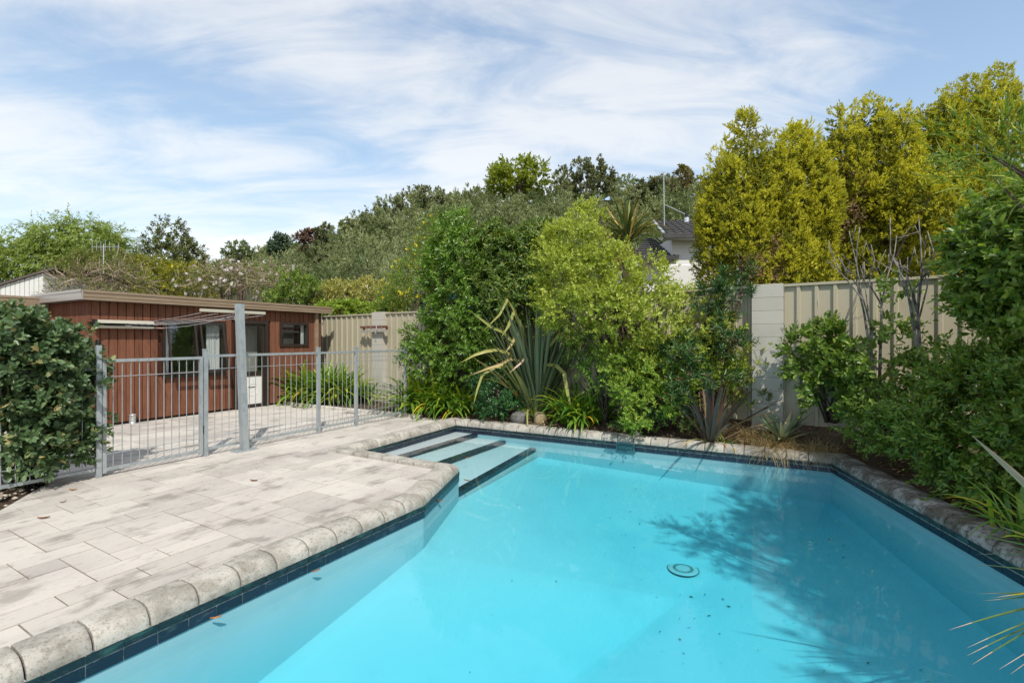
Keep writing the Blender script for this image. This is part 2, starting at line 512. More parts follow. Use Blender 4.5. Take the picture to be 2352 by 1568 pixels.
L['low'] = leafmat('low_shrub_leaf', [(0, (0.014, 0.055, 0.014)), (0.7, (0.030, 0.095, 0.024)), (1, (0.06, 0.14, 0.035))], 0.25, 0.6, 0.2)
L['laurel'] = leafmat('laurel_leaf', [(0, (0.055, 0.10, 0.016)), (0.6, (0.12, 0.19, 0.028)), (1, (0.22, 0.28, 0.06))], 0.36, 0.5, 0.28)
L['laurel_single'] = leafmat('laurel_leaf_single', [(0, (0.055, 0.105, 0.016)), (0.7, (0.12, 0.195, 0.03)), (0.97, (0.20, 0.27, 0.06)), (1, (0.5, 0.28, 0.03))], 0.36, 0.5, 0.28, 'object')
L['privet'] = leafmat('privet_leaf', [(0, (0.045, 0.095, 0.014)), (0.6, (0.10, 0.165, 0.024)), (1, (0.19, 0.24, 0.045))], 0.4, 0.45, 0.3)
L['privet_single'] = leafmat('privet_leaf_single', [(0, (0.04, 0.085, 0.014)), (0.7, (0.085, 0.15, 0.026)), (1, (0.17, 0.21, 0.05))], 0.4, 0.45, 0.3, 'object')
L['oleander'] = leafmat('oleander_leaf', [(0, (0.018, 0.052, 0.016)), (0.7, (0.045, 0.098, 0.026)), (0.95, (0.07, 0.13, 0.04)), (1, (0.20, 0.06, 0.05))], 0.36, 0.5, 0.22)
L['wattle'] = leafmat('wattle_leaf', [(0, (0.055, 0.105, 0.014)), (0.6, (0.11, 0.175, 0.024)), (1, (0.25, 0.28, 0.045))], 0.5, 0.35, 0.3)
L['conifer'] = leafmat('golden_conifer', [(0, (0.16, 0.18, 0.012)), (0.45, (0.33, 0.325, 0.022)), (1, (0.49, 0.45, 0.05))], 0.6, 0.25, 0.28, patch=(0.9, 0.50, 0.75, (0.16, 0.20, 0.022), 0.5))
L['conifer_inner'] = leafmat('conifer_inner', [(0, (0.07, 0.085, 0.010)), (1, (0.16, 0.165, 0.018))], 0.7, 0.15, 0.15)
L['conifer_dead'] = leafmat('dead_conifer', [(0, (0.10, 0.065, 0.035)), (1, (0.22, 0.15, 0.085))], 0.8, 0.1, 0.1)
L['willow'] = leafmat('willow_leaf', [(0, (0.11, 0.16, 0.035)), (1, (0.22, 0.27, 0.065))], 0.5, 0.3, 0.35)
L['magnolia'] = leafmat('magnolia_leaf', [(0, (0.045, 0.065, 0.018)), (0.8, (0.10, 0.115, 0.03)), (1, (0.19, 0.16, 0.045))], 0.4, 0.45, 0.2)
L['yellowgreen'] = leafmat('yellowgreen_leaf', [(0, (0.075, 0.10, 0.018)), (0.5, (0.14, 0.15, 0.022)), (1, (0.30, 0.26, 0.03))], 0.5, 0.3, 0.3)
L['mixed'] = leafmat('hedgerow_leaf', [(0, (0.06, 0.085, 0.02)), (0.6, (0.12, 0.14, 0.03)), (1, (0.20, 0.17, 0.07))], 0.5, 0.3, 0.3)
L['freshgreen'] = leafmat('fresh_leaf', [(0, (0.05, 0.10, 0.018)), (0.6, (0.11, 0.17, 0.025)), (1, (0.20, 0.24, 0.045))], 0.45, 0.4, 0.3)
L['russet'] = leafmat('russet_leaf', [(0, (0.10, 0.07, 0.025)), (0.6, (0.20, 0.12, 0.035)), (1, (0.28, 0.20, 0.06))], 0.5, 0.3, 0.3)
L['variegated'] = leafmat('variegated_leaf', [(0, (0.09, 0.12, 0.025)), (0.5, (0.22, 0.21, 0.05)), (1, (0.45, 0.40, 0.17))], 0.5, 0.3, 0.3)
L['olive'] = leafmat('olive_leaf', [(0, (0.105, 0.128, 0.060)), (0.5, (0.17, 0.195, 0.095)), (1, (0.26, 0.28, 0.155))], 0.55, 0.3, 0.25, patch=(0.22, 0.44, 0.60, (0.085, 0.125, 0.042), 0.85))
L['gum'] = leafmat('gum_leaf', [(0, (0.055, 0.072, 0.038)), (0.6, (0.10, 0.118, 0.060)), (1, (0.17, 0.155, 0.075))], 0.5, 0.3, 0.2)
L['gum_brown'] = leafmat('gum_brown_leaf', [(0, (0.075, 0.075, 0.035)), (0.6, (0.13, 0.115, 0.05)), (1, (0.18, 0.15, 0.065))], 0.5, 0.3, 0.2)
L['oak'] = leafmat('spring_leaf', [(0, (0.085, 0.12, 0.012)), (0.6, (0.15, 0.185, 0.016)), (1, (0.23, 0.26, 0.03))], 0.5, 0.3, 0.4)
L['darkpine'] = leafmat('dark_pine', [(0, (0.022, 0.042, 0.026)), (1, (0.055, 0.085, 0.048))], 0.6, 0.2, 0.1)
L['redbrown'] = leafmat('redbrown_leaf', [(0, (0.07, 0.045, 0.038)), (1, (0.16, 0.10, 0.075))], 0.6, 0.2, 0.15)
L['blossom'] = leafmat('white_blossom', [(0, (0.62, 0.52, 0.52)), (1, (0.86, 0.82, 0.80))], 0.7, 0.2, 0.3, tcol=(1, 1, 1))
L['pinkblossom'] = leafmat('pink_blossom', [(0, (0.50, 0.32, 0.30)), (1, (0.75, 0.60, 0.55))], 0.7, 0.2, 0.3, tcol=(1, 1, 1))
L['yellowflower'] = leafmat('yellow_flower', [(0, (0.72, 0.55, 0.02)), (1, (0.85, 0.74, 0.06))], 0.6, 0.2, 0.3, tcol=(1, 1, 0.6))
L['twig'] = leafmat('bare_twig', [(0, (0.12, 0.09, 0.065)), (1, (0.26, 0.20, 0.15))], 0.85, 0.15, 0.0)
L['litter'] = leafmat('leaf_litter', [(0, (0.07, 0.045, 0.028)), (0.6, (0.19, 0.12, 0.065)), (1, (0.36, 0.22, 0.11))], 0.8, 0.2, 0.05)
L['straw'] = leafmat('dry_tussock', [(0, (0.16, 0.115, 0.05)), (0.6, (0.30, 0.215, 0.105)), (1, (0.42, 0.33, 0.18))], 0.7, 0.2, 0.15)
L['weed'] = leafmat('weed_leaf', [(0, (0.05, 0.085, 0.016)), (1, (0.14, 0.18, 0.04))], 0.5, 0.3, 0.3)
B = {}
B['aga'] = leafmat('agapanthus_blade', [(0, (0.045, 0.11, 0.016)), (0.5, (0.10, 0.185, 0.022)), (0.85, (0.20, 0.27, 0.028)), (1, (0.33, 0.33, 0.035))], 0.36, 0.5, 0.3, 'object')
B['aga_yellow'] = leafmat('agapanthus_yellowed', [(0, (0.38, 0.36, 0.03)), (0.6, (0.48, 0.36, 0.03)), (1, (0.50, 0.18, 0.02))], 0.45, 0.4, 0.25, 'object')
B['flax'] = leafmat('flax_blade', [(0, (0.065, 0.085, 0.045)), (0.5, (0.11, 0.135, 0.068)), (1, (0.19, 0.205, 0.10))], 0.38, 0.5, 0.12, 'object')
B['flax_yellow'] = leafmat('flax_yellow_blade', [(0, (0.19, 0.20, 0.055)), (0.7, (0.27, 0.245, 0.075)), (1, (0.32, 0.22, 0.11))], 0.4, 0.4, 0.15, 'object')
B['bronze'] = leafmat('bronze_flax_blade', [(0, (0.045, 0.030, 0.024)), (0.6, (0.095, 0.060, 0.044)), (1, (0.14, 0.105, 0.06))], 0.32, 0.5, 0.1, 'object')
B['agave'] = leafmat('agave_blade', [(0, (0.12, 0.16, 0.10)), (1, (0.20, 0.24, 0.13))], 0.5, 0.35, 0.05, 'object')
B['agave_edge'] = leafmat('agave_margin', [(0, (0.44, 0.42, 0.20)), (1, (0.52, 0.48, 0.26))], 0.5, 0.35, 0.05, 'object')
B['yucca'] = leafmat('yucca_blade', [(0, (0.075, 0.125, 0.04)), (0.6, (0.15, 0.20, 0.055)), (1, (0.28, 0.27, 0.07))], 0.4, 0.45, 0.1, 'object')
B['yucca_yellow'] = leafmat('yucca_yellow_blade', [(0, (0.55, 0.40, 0.03)), (1, (0.62, 0.48, 0.05))], 0.4, 0.45, 0.1, 'object')
B['yucca_tip'] = leafmat('dry_tip', [(0, (0.36, 0.24, 0.16)), (1, (0.55, 0.44, 0.34))], 0.7, 0.2, 0.05, 'object')
B['cordy'] = leafmat('cordyline_blade', [(0, (0.035, 0.060, 0.020)), (0.55, (0.085, 0.115, 0.035)), (0.8, (0.16, 0.17, 0.05)), (1, (0.32, 0.20, 0.06))], 0.4, 0.45, 0.15, 'object')
B['cordy_dead'] = leafmat('cordyline_dead', [(0, (0.14, 0.06, 0.03)), (1, (0.26, 0.13, 0.06))], 0.7, 0.2, 0.05, 'object')

# ------------------------------------------------------------------ the pool outline
W = [(-3.22, 0.50), (-0.83, 4.53), (-0.63, 5.70), (-2.17, 6.57), (-1.02, 8.78), (4.01, 6.06), (2.92, 0.50)]
WZ = -0.155
NW = len(W)
def offset_poly(poly, d):
    """move every edge outwards (left of the clockwise direction) by d, mitred"""
    n = len(poly)
    out = []
    for i in range(n):
        p0, p1, p2 = (Vector(poly[i - 1]), Vector(poly[i]), Vector(poly[(i + 1) % n]))
        e0, e1 = (p1 - p0).normalized(), (p2 - p1).normalized()
        n0, n1 = Vector((-e0.y, e0.x)), Vector((-e1.y, e1.x))
        k = (n0 + n1)
        k = k / (k.dot(n0))
        out.append(tuple(p1 + k * d))
    return out
COP = 0.225
OUT = offset_poly(W, COP)

def sdist(poly, P):
    """signed distance (negative inside) of points P (n,2) to a polygon"""
    P = np.asarray(P, dtype=float)
    d = np.full(len(P), 1e9)
    ins = np.zeros(len(P), dtype=bool)
    n = len(poly)
    for i in range(n):
        a, b = np.array(poly[i]), np.array(poly[(i + 1) % n])
        ab = b - a
        t = np.clip(((P - a) @ ab) / (ab @ ab), 0, 1)
        d = np.minimum(d, np.linalg.norm(P - (a + t[:, None] * ab), axis=1))
        if a[1] != b[1]:
            c = (a[1] > P[:, 1]) != (b[1] > P[:, 1])
            xi = (b[0] - a[0]) * (P[:, 1] - a[1]) / (b[1] - a[1]) + a[0]
            ins ^= c & (P[:, 0] < xi)
    return np.where(ins, -d, d)

# paved area: everything left of the pool as far as the hedge bed and the planting bed
EDGING = [(-5.45, 11.55), (-5.05, 11.12), (-4.28, 10.67), (-3.30, 10.09), (-2.34, 9.66), (-1.75, 9.30)]
PAVED = [(-5.2, -3.0), (-4.42, 4.05), (-4.72, 4.75), (-4.90, 5.10), (-6.6, 4.4), (-11.5, 6.0), (-11.5, 13.0), (-5.8, 13.0)] + EDGING + \
        [OUT[4], OUT[3], OUT[2], OUT[1], OUT[0], (-3.3, -3.0)]

# ------------------------------------------------------------------ ground, soil, paving
g = MB()
R = 900
X0, X1, Y0, Y1 = -14.0, 9.0, -7.0, 16.0
g.add([(-R, -R, -0.06), (R, -R, -0.06), (R, R, -0.06), (-R, R, -0.06), (X0, Y0, -0.06), (X1, Y0, -0.06), (X1, Y1, -0.06), (X0, Y1, -0.06)],
      [(0, 1, 5, 4), (1, 2, 6, 5), (2, 3, 7, 6), (3, 0, 4, 7)])
tag(g.build('ground', M['grass_ground']), 'rough grassy ground spreading out beyond the garden', kind='structure')

def soil_z(P):
    dp = sdist(OUT, P)
    dv = sdist(PAVED, P)
    right = np.clip((P[:, 0] + 0.5) / 4.0, 0, 1)
    rise = 0.03 + np.clip(dp, 0, 1.3) / 1.3 * (0.07 + 0.42 * right)
    rise = np.where(P[:, 1] < 5.5, 0.03 + np.clip(dp, 0, 1.5) / 1.5 * 0.30, rise)
    rise = np.where(P[:, 0] < -1.9, 0.035, rise)
    rise = np.where((P[:, 1] < 0.5) & (P[:, 0] > -3.6), np.minimum(rise, 0.02), rise)
    k = np.clip((dv - 0.02) / 0.12, 0, 1)
    z = -0.06 * (1 - k) + rise * k
    return np.where(dp < 0.0, np.minimum(z, -0.045), z)      # kept below the coping stones
nx, ny = 154, 154
gx, gy = np.linspace(X0, X1, nx), np.linspace(Y0, Y1, ny)
GX, GY = np.meshgrid(gx, gy)
GP = np.stack([GX.ravel(), GY.ravel()], 1)
GZ = soil_z(GP) + np.random.default_rng(1).normal(0, 0.008, len(GP))
idx = np.arange(nx * ny).reshape(ny, nx)
Q = np.stack([idx[:-1, :-1], idx[:-1, 1:], idx[1:, 1:], idx[1:, :-1]], -1).reshape(-1, 4)
cen = GP[Q].mean(1)
Q = Q[sdist(W, cen) > 0.10]
so = link('garden_soil', np_mesh('garden_soil', np.column_stack([GP, GZ]), Q, M['soil'], True))
tag(so, 'dark crumbly garden soil around the pool and under the planting', kind='structure')
def ground_z(x, y):
    return float(soil_z(np.array([[x, y]]))[0])

FOOT_ = (0.44, W[4][1] + (W[5][1] - W[4][1]) * (0.44 - W[4][0]) / (W[5][0] - W[4][0]))
from mathutils.geometry import tessellate_polygon
def flat_poly(poly, z):
    tris = tessellate_polygon([[Vector((p[0], p[1], 0)) for p in poly]])
    return [(p[0], p[1], z) for p in poly], [tuple(t) for t in tris]
pv, pf = flat_poly(PAVED, -0.007)
paving = MB().add(pv, pf).build('paving', M['joint'])
tag(paving, 'pale pinkish-grey stamped concrete paving beside the pool', kind='structure')

def clip_half(poly, p, nrm):
    out = []
    n = len(poly)
    for i in range(n):
        a, b = poly[i], poly[(i + 1) % n]
        da = (a[0] - p[0]) * nrm[0] + (a[1] - p[1]) * nrm[1]
        db = (b[0] - p[0]) * nrm[0] + (b[1] - p[1]) * nrm[1]
        if da >= 0:
            out.append(a)
        if (da >= 0) != (db >= 0):
            t = da / (da - db)
            out.append((a[0] + (b[0] - a[0]) * t, a[1] + (b[1] - a[1]) * t))
    return out
rng = random.Random(5)
MOD = 0.205
na, nb = 84, 76
org = np.array([-5.6, -1.4])
used = [[False] * nb for _ in range(na)]
shapes = [(3, 2), (2, 2), (2, 1), (1, 2), (2, 3), (3, 1), (1, 1)]
wts = [4, 5, 6, 5, 3, 1.5, 0.8]
hull = [tuple(p) for p in PAVED]
pavers = []
for i in range(na):
    for j in range(nb):
        if used[i][j]:
            continue
        for (wa, wb) in sorted(shapes, key=lambda s: -rng.random() ** (1 / wts[shapes.index(s)])):
            if i + wa <= na and j + wb <= nb and all(not used[i + x][j + y] for x in range(wa) for y in range(wb)):
                break
        else:
            wa = wb = 1
        for x in range(wa):
            for y in range(wb):
                used[i + x][j + y] = True
        jb = j - 39
        ga, gb_ = 0.0040, 0.0070
        c = []
        for (da, db) in ((0, 0), (wa, 0), (wa, wb), (0, wb)):
            a_ = (i + da) * MOD + (ga if da == 0 else -ga)
            b_ = (jb + db) * MOD + (gb_ if db == 0 else -gb_)
            q = org + A2 * a_ + B2 * b_
            c.append((q[0], q[1]))
        cx, cyy = sum(p[0] for p in c) / 4, sum(p[1] for p in c) / 4
        pavers.append((c, (cx, cyy)))
pc = np.array([p[1] for p in pavers])
sd_p = sdist(PAVED, pc)
# convex pieces the slabs are cut around: the pool with its coping and the pebble bed
def ccw(poly):
    a_ = sum(poly[i][0] * poly[(i + 1) % len(poly)][1] - poly[(i + 1) % len(poly)][0] * poly[i][1] for i in range(len(poly)))
    return poly if a_ > 0 else poly[::-1]
OUTC = offset_poly(W, COP - 0.02)
CUTS = [ccw([OUTC[3], OUTC[4], FOOT_, OUTC[2]]), ccw([OUTC[0], OUTC[1], (3.0, 6.0), (3.0, 0.0)]), ccw([OUTC[1], OUTC[2], (3.0, 7.0), (3.0, 4.2)]),
        ccw([(-4.42, 4.05), (-4.72, 4.75), (-4.90, 5.10), (-6.6, 4.4), (-8.5, -1.0), (-5.2, -3.0)])]
def subtract(poly, cut):
    """convex polygon minus convex polygon: a list of convex pieces"""
    out = []
    cur = poly
    for i in range(len(cut)):
        a, b = cut[i], cut[(i + 1) % len(cut)]
        e = (b[0] - a[0], b[1] - a[1])
        nl = math.hypot(*e)
        nin_ = (-e[1] / nl, e[0] / nl)          # left of a counter-clockwise edge is inside
        piece = clip_half(cur, a, (-nin_[0], -nin_[1]))
        if len(piece) >= 3:
            out.append(piece)
        cur = clip_half(cur, a, nin_)
        if len(cur) < 3:
            return out if out else []
    return out
def parea(p):
    return 0.5 * abs(sum(p[i][0] * p[(i + 1) % len(p)][1] - p[(i + 1) % len(p)][0] * p[i][1] for i in range(len(p))))
def touches(poly, cut):
    cur = poly
    for i in range(len(cut)):
        a, b = cut[i], cut[(i + 1) % len(cut)]
        cur = clip_half(cur, a, (-(b[1] - a[1]), b[0] - a[0]))
        if len(cur) < 3:
            return False
    return parea(cur) > 1e-5
kept = []
for (c, ce), sdv in zip(pavers, sd_p):
    if sdv > 0.30:
        continue
    pieces = [c[::-1]]
    for cut in CUTS:
        nxt = []
        for p in pieces:
            nxt += subtract(p, cut) if touches(p, cut) else [p]
        pieces = nxt
    for p in pieces:
        m_ = np.mean(np.array(p), 0)
        if parea(p) > 0.004 and sdist(PAVED, m_[None])[0] < 0.04:
            kept.append(p)
def vis_size(poly):
    x, y = np.mean([p[0] for p in poly]), np.mean([p[1] for p in poly])
    if y < 1.0 or abs(x) > 1.15 * y + 0.3:
        return 0
    return 1 / (y * y)
kept.sort(key=lambda p: -vis_size(p))
rest = MB()
for k, poly in enumerate(kept):
    n = len(poly)
    cx, cyy = np.mean([p[0] for p in poly]), np.mean([p[1] for p in poly])
    dz = rng.uniform(-0.0012, 0.0012)
    inner = [(x + (cx - x) * 0.012, y + (cyy - y) * 0.012) for x, y in poly]
    vs = [(x - cx, y - cyy, -0.012) for x, y in poly] + [(x - cx, y - cyy, -0.003 + dz) for x, y in poly] + [(x - cx, y - cyy, dz) for x, y in inner]
    fs = [tuple(2 * n + i for i in range(n))]
    fs = []
    for r0 in (0, n):
        for i in range(n):
            j = (i + 1) % n
            fs.append((r0 + i, r0 + j, r0 + n + j, r0 + n + i))
    fs.append(tuple(2 * n + i for i in range(n)))
    if k < 300 and vis_size(poly) > 0:
        MB().add(vs, fs).build('paving_slab', M['paver'], paving, loc=(cx, cyy, 0))
    else:
        rest.add([(x + cx, y + cyy, z) for x, y, z in vs], fs)
if rest.v:
    ro = rest.build('paving_slabs', M['paver'], paving)
    ro['kind'] = 'stuff'

# ------------------------------------------------------------------ swimming pool
pool = empty('swimming_pool', (0.8, 4.5, 0))
tag(pool, 'swimming pool with a stone-like concrete coping, navy waterline tiles and corner steps', 'swimming pool')
pool_o = Vector((0.8, 4.5, 0))
def pl(p, z=None):
    return (p[0] - pool_o.x, p[1] - pool_o.y, p[2] if z is None else z)

# shell: walls, floor
FZ = {0: -1.30, 1: -0.52, 2: -0.46, 4: -0.50, 5: -0.62, 6: -0.85}
STEPS_ON_BACK = []
def back_pt(x):
    t = (x - W[4][0]) / (W[5][0] - W[4][0])
    return (x, W[4][1] + (W[5][1] - W[4][1]) * t)
FOOT = back_pt(0.44)
wall = MB()
WTOP = -0.05
floor_ring = [(*W[0], FZ[0]), (*W[1], FZ[1]), (*W[2], FZ[2]), (*FOOT, -0.50), (*W[5], FZ[5]), (*W[6], FZ[6])]
def wall_quad(a, b, za, zb, top=WTOP):
    wall.add([pl(a, za), pl(b, zb), pl(b, top), pl(a, top)], [(0, 3, 2, 1)])
wall_quad(W[0], W[1], -1.4, -0.6)
wall_quad(W[1], W[2], -0.6, -0.55)
wall_quad(W[2], W[3], -0.55, -0.5)
wall_quad(W[3], W[4], -0.5, -0.5)
wall_quad(W[4], W[5], -0.6, -0.7)
wall_quad(W[5], W[6], -0.7, -0.95)
wall_quad(W[6], W[0], -0.95, -1.4)
wall.build('wall', M['plaster'], pool)
# floor with a soft cove at the walls
ctr = Vector((1.55, 4.4, -0.86))
ring = []
n_sub = 10
FR = []
for i in range(len(floor_ring)):
    a, b = Vector(floor_ring[i]), Vector(floor_ring[(i + 1) % len(floor_ring)])
    for k in range(n_sub):
        FR.append(a.lerp(b, k / n_sub))
levels = [(0.0, 0.06), (0.02, 0.015), (0.045, 0.0), (0.15, 0), (0.3, 0), (0.5, 0), (0.75, 0), (0.93, 0)]
fv, ff = [], []
for (t, up) in levels:
    for p in FR:
        q = p.lerp(ctr, t)
        fv.append((q.x, q.y, q.z + up))
fv.append(tuple(ctr))
nr = len(FR)
for l in range(len(levels) - 1):
    for i in range(nr):
        j = (i + 1) % nr
        ff.append((l * nr + i, (l + 1) * nr + i, (l + 1) * nr + j, l * nr + j))
for i in range(nr):
    j = (i + 1) % nr
    ff.append(((len(levels) - 1) * nr + i, len(fv) - 1, (len(levels) - 1) * nr + j))
floor_bvh = BVHTree.FromPolygons([Vector(v) for v in fv], ff)
MB().add([pl(v) for v in fv], ff).build('floor', M['plaster'], pool, smooth=True)
def floor_z(x, y):
    h = floor_bvh.ray_cast(Vector((x, y, 1)), Vector((0, 0, -1)))
    return h[0].z if h[0] else None

# steps: treads along the recess, each with a dark tiled nosing
S_X = [-0.61, -0.11, 0.39]
S_Z = [-0.172, -0.235, -0.305]
near_a, near_b = Vector(W[2]), Vector(W[3])
def near_pt(bp):
    """where the step line through a back wall point meets the near side of the recess"""
    d = Vector((-0.505, -0.863))
    e = near_b - near_a
    bp = Vector(bp)
    den = d.x * e.y - d.y * e.x
    t = ((near_a.x - bp.x) * e.y - (near_a.y - bp.y) * e.x) / den
    return tuple(bp + d * t)
prev_b, prev_n = W[4], W[3]
NOSE = 0.105
for k in range(3):
    bp = back_pt(S_X[k])
    npt = near_pt(bp) if k < 2 else W[2]
    st = MB()
    zt = S_Z[k]
    pa, pb, pc_, pd = [pl(q, zt) for q in (prev_n, npt, bp, prev_b)]
    lo = -0.62
    low = [pl(q, lo) for q in (prev_n, npt, bp, prev_b)]
    st.add([pa, pb, pc_, pd] + low, [(0, 1, 2, 3), (1, 5, 6, 2)])
    s = st.build('step', M['plaster_step_lit'], pool)
    # nosing band: a row of navy tiles 4 mm proud
    d = (Vector(bp) - Vector(npt))
    ln = d.length
    d.normalize()
    nrm = Vector((-d.y, d.x))
    nt_ = int(ln / 0.155)
    for i in range(nt_):
        q0 = Vector(npt) + d * (ln * i / nt_ + 0.002)
        q1 = Vector(npt) + d * (ln * (i + 1) / nt_ - 0.002)
        c = [q0 + nrm * NOSE, q1 + nrm * NOSE, q1 - nrm * 0.004, q0 - nrm * 0.004]
        vs = [pl((p.x, p.y), zt + 0.006) for p in c] + [pl((p.x, p.y), zt - 0.05) for p in c]
        MB().add(vs, [(0, 3, 2, 1), (0, 1, 5, 4), (1, 2, 6, 5), (2, 3, 7, 6), (3, 0, 4, 7)]).build('nosing_tile', M['tile'], s)
    prev_b, prev_n = bp, npt

# waterline tiles: two courses on a grout bed, skimmer mouth left open on the back wall
SKIM = (1.59, 1.84)
bed = MB()
for i in range(NW):
    if i == 6:
        continue
    a, b = Vector(W[i]), Vector(W[(i + 1) % NW])
    e = (b - a)
    ln = e.length
    e.normalize()
    nin = Vector((e.y, -e.x))
    spans = [(0.0, ln)]
    if i == 4:
        t0 = (SKIM[0] - a.x) / e.x
        t1 = (SKIM[1] - a.x) / e.x
        spans = [(0.0, t0), (t1, ln)]
    for (s0, s1) in spans:
        p, q = a + e * s0 + nin * 0.004, a + e * s1 + nin * 0.004
        bed.add([pl((p.x, p.y), -0.165), pl((q.x, q.y), -0.165), pl((q.x, q.y), -0.05), pl((p.x, p.y), -0.05)], [(0, 1, 2, 3)])
        nt_ = max(1, round((s1 - s0) / 0.158))
        for k in range(nt_):
            t0, t1 = s0 + (s1 - s0) * k / nt_ + 0.0025, s0 + (s1 - s0) * (k + 1) / nt_ - 0.0025
            for (z0, z1, mname, pr) in ((-0.095, -0.052, 'tile_algae', 0.012), (-0.163, -0.105, 'tile', 0.009)):
                pts = []
                for zz_ in (z0, z1):
                    for (t, off) in ((t0, 0.002), (t1, 0.002), (t1, pr), (t0, pr)):
                        w = a + e * t + nin * off
                        pts.append(pl((w.x, w.y), zz_))
                MB().add(pts, [(0, 1, 2, 3), (4, 7, 6, 5), (3, 2, 6, 7), (0, 3, 7, 4), (1, 5, 6, 2)]).build('waterline_tile', M[mname], pool)
bed.build('tile_grout', M['grout'], pool)
# skimmer mouth
a, b = Vector(W[4]), Vector(W[5])
e = (b - a).normalized()
nin = Vector((e.y, -e.x))
t0 = (SKIM[0] - a.x) / e.x
t1 = (SKIM[1] - a.x) / e.x
sk = MB()
def skp(t, off, z):
    w = a + e * t + nin * off
    return pl((w.x, w.y), z)
for (u0, u1, z0, z1) in ((t0, t0 + 0.025, -0.20, -0.055), (t1 - 0.025, t1, -0.20, -0.055), (t0 + 0.025, t1 - 0.025, -0.20, -0.165), (t0 + 0.025, t1 - 0.025, -0.075, -0.055)):
    vs = [skp(u0, 0.0, z0), skp(u1, 0.0, z0), skp(u1, 0.02, z0), skp(u0, 0.02, z0), skp(u0, 0.0, z1), skp(u1, 0.0, z1), skp(u1, 0.02, z1), skp(u0, 0.02, z1)]
    sk.add(vs, [(0, 1, 2, 3), (4, 7, 6, 5), (3, 2, 6, 7), (0, 3, 7, 4), (1, 5, 6, 2), (0, 4, 5, 1)])
skm = sk.build('skimmer', M['skimmer'], pool)
MB().add([skp(t0 + 0.02, 0.004, -0.17), skp(t1 - 0.02, 0.004, -0.17), skp(t1 - 0.02, 0.004, -0.07), skp(t0 + 0.02, 0.004, -0.07)], [(0, 1, 2, 3)]).build('skimmer_throat', M['drain_slot'], skm)
MB().add([skp(t0 + 0.02, 0.006, -0.16), skp(t1 - 0.02, 0.006, -0.16), skp(t1 - 0.03, 0.012, -0.10), skp(t0 + 0.03, 0.012, -0.10)], [(0, 1, 2, 3)]).build('skimmer_flap', M['skimmer'], skm)

# main drain: dished ring with radial slots
dx, dy = 1.72, 4.86
dz = floor_z(dx, dy)
dr = MB()
prof = [(0.150, 0.001), (0.146, 0.006), (0.11, 0.009), (0.06, 0.011), (0.0, 0.012)]
nseg = 28
for (r, z) in prof[:-1]:
    for k in range(nseg):
        an = 2 * math.pi * k / nseg
        dr.v.append((r * math.cos(an), r * math.sin(an), z))
dr.v.append((0, 0, prof[-1][1]))
for l in range(len(prof) - 2):
    for k in range(nseg):
        k2 = (k + 1) % nseg
        dr.f.append((l * nseg + k, l * nseg + k2, (l + 1) * nseg + k2, (l + 1) * nseg + k))
for k in range(nseg):
    dr.f.append(((len(prof) - 2) * nseg + k, (len(prof) - 2) * nseg + (k + 1) % nseg, len(dr.v) - 1))
drain = dr.build('drain', M['drain'], pool, True, loc=pl((dx, dy), dz))
slot = MB()
for k in range(28):
    an = 2 * math.pi * k / 28
    ca, sa = math.cos(an), math.sin(an)
    for (r0, r1, w) in ((0.07, 0.100, 0.0045),):
        z0, z1 = 0.0125, 0.0115
        slot.add([(r0 * ca - w * sa, r0 * sa + w * ca, z0), (r0 * ca + w * sa, r0 * sa - w * ca, z0), (r1 * ca + w * 1.3 * sa, r1 * sa - w * 1.3 * ca, z1), (r1 * ca - w * 1.3 * sa, r1 * sa + w * 1.3 * ca, z1)], [(0, 1, 2, 3)])
so_ = slot.build('drain_slots', M['drain_slot'], drain)
so_['kind'] = 'stuff'
rimv = MB()
rimv.tube([(0.152 * math.cos(2 * math.pi * k / 24), 0.152 * math.sin(2 * math.pi * k / 24), 0.004) for k in range(25)], 0.004, 4, False).build('drain_rim', M['drain_slot'], drain)

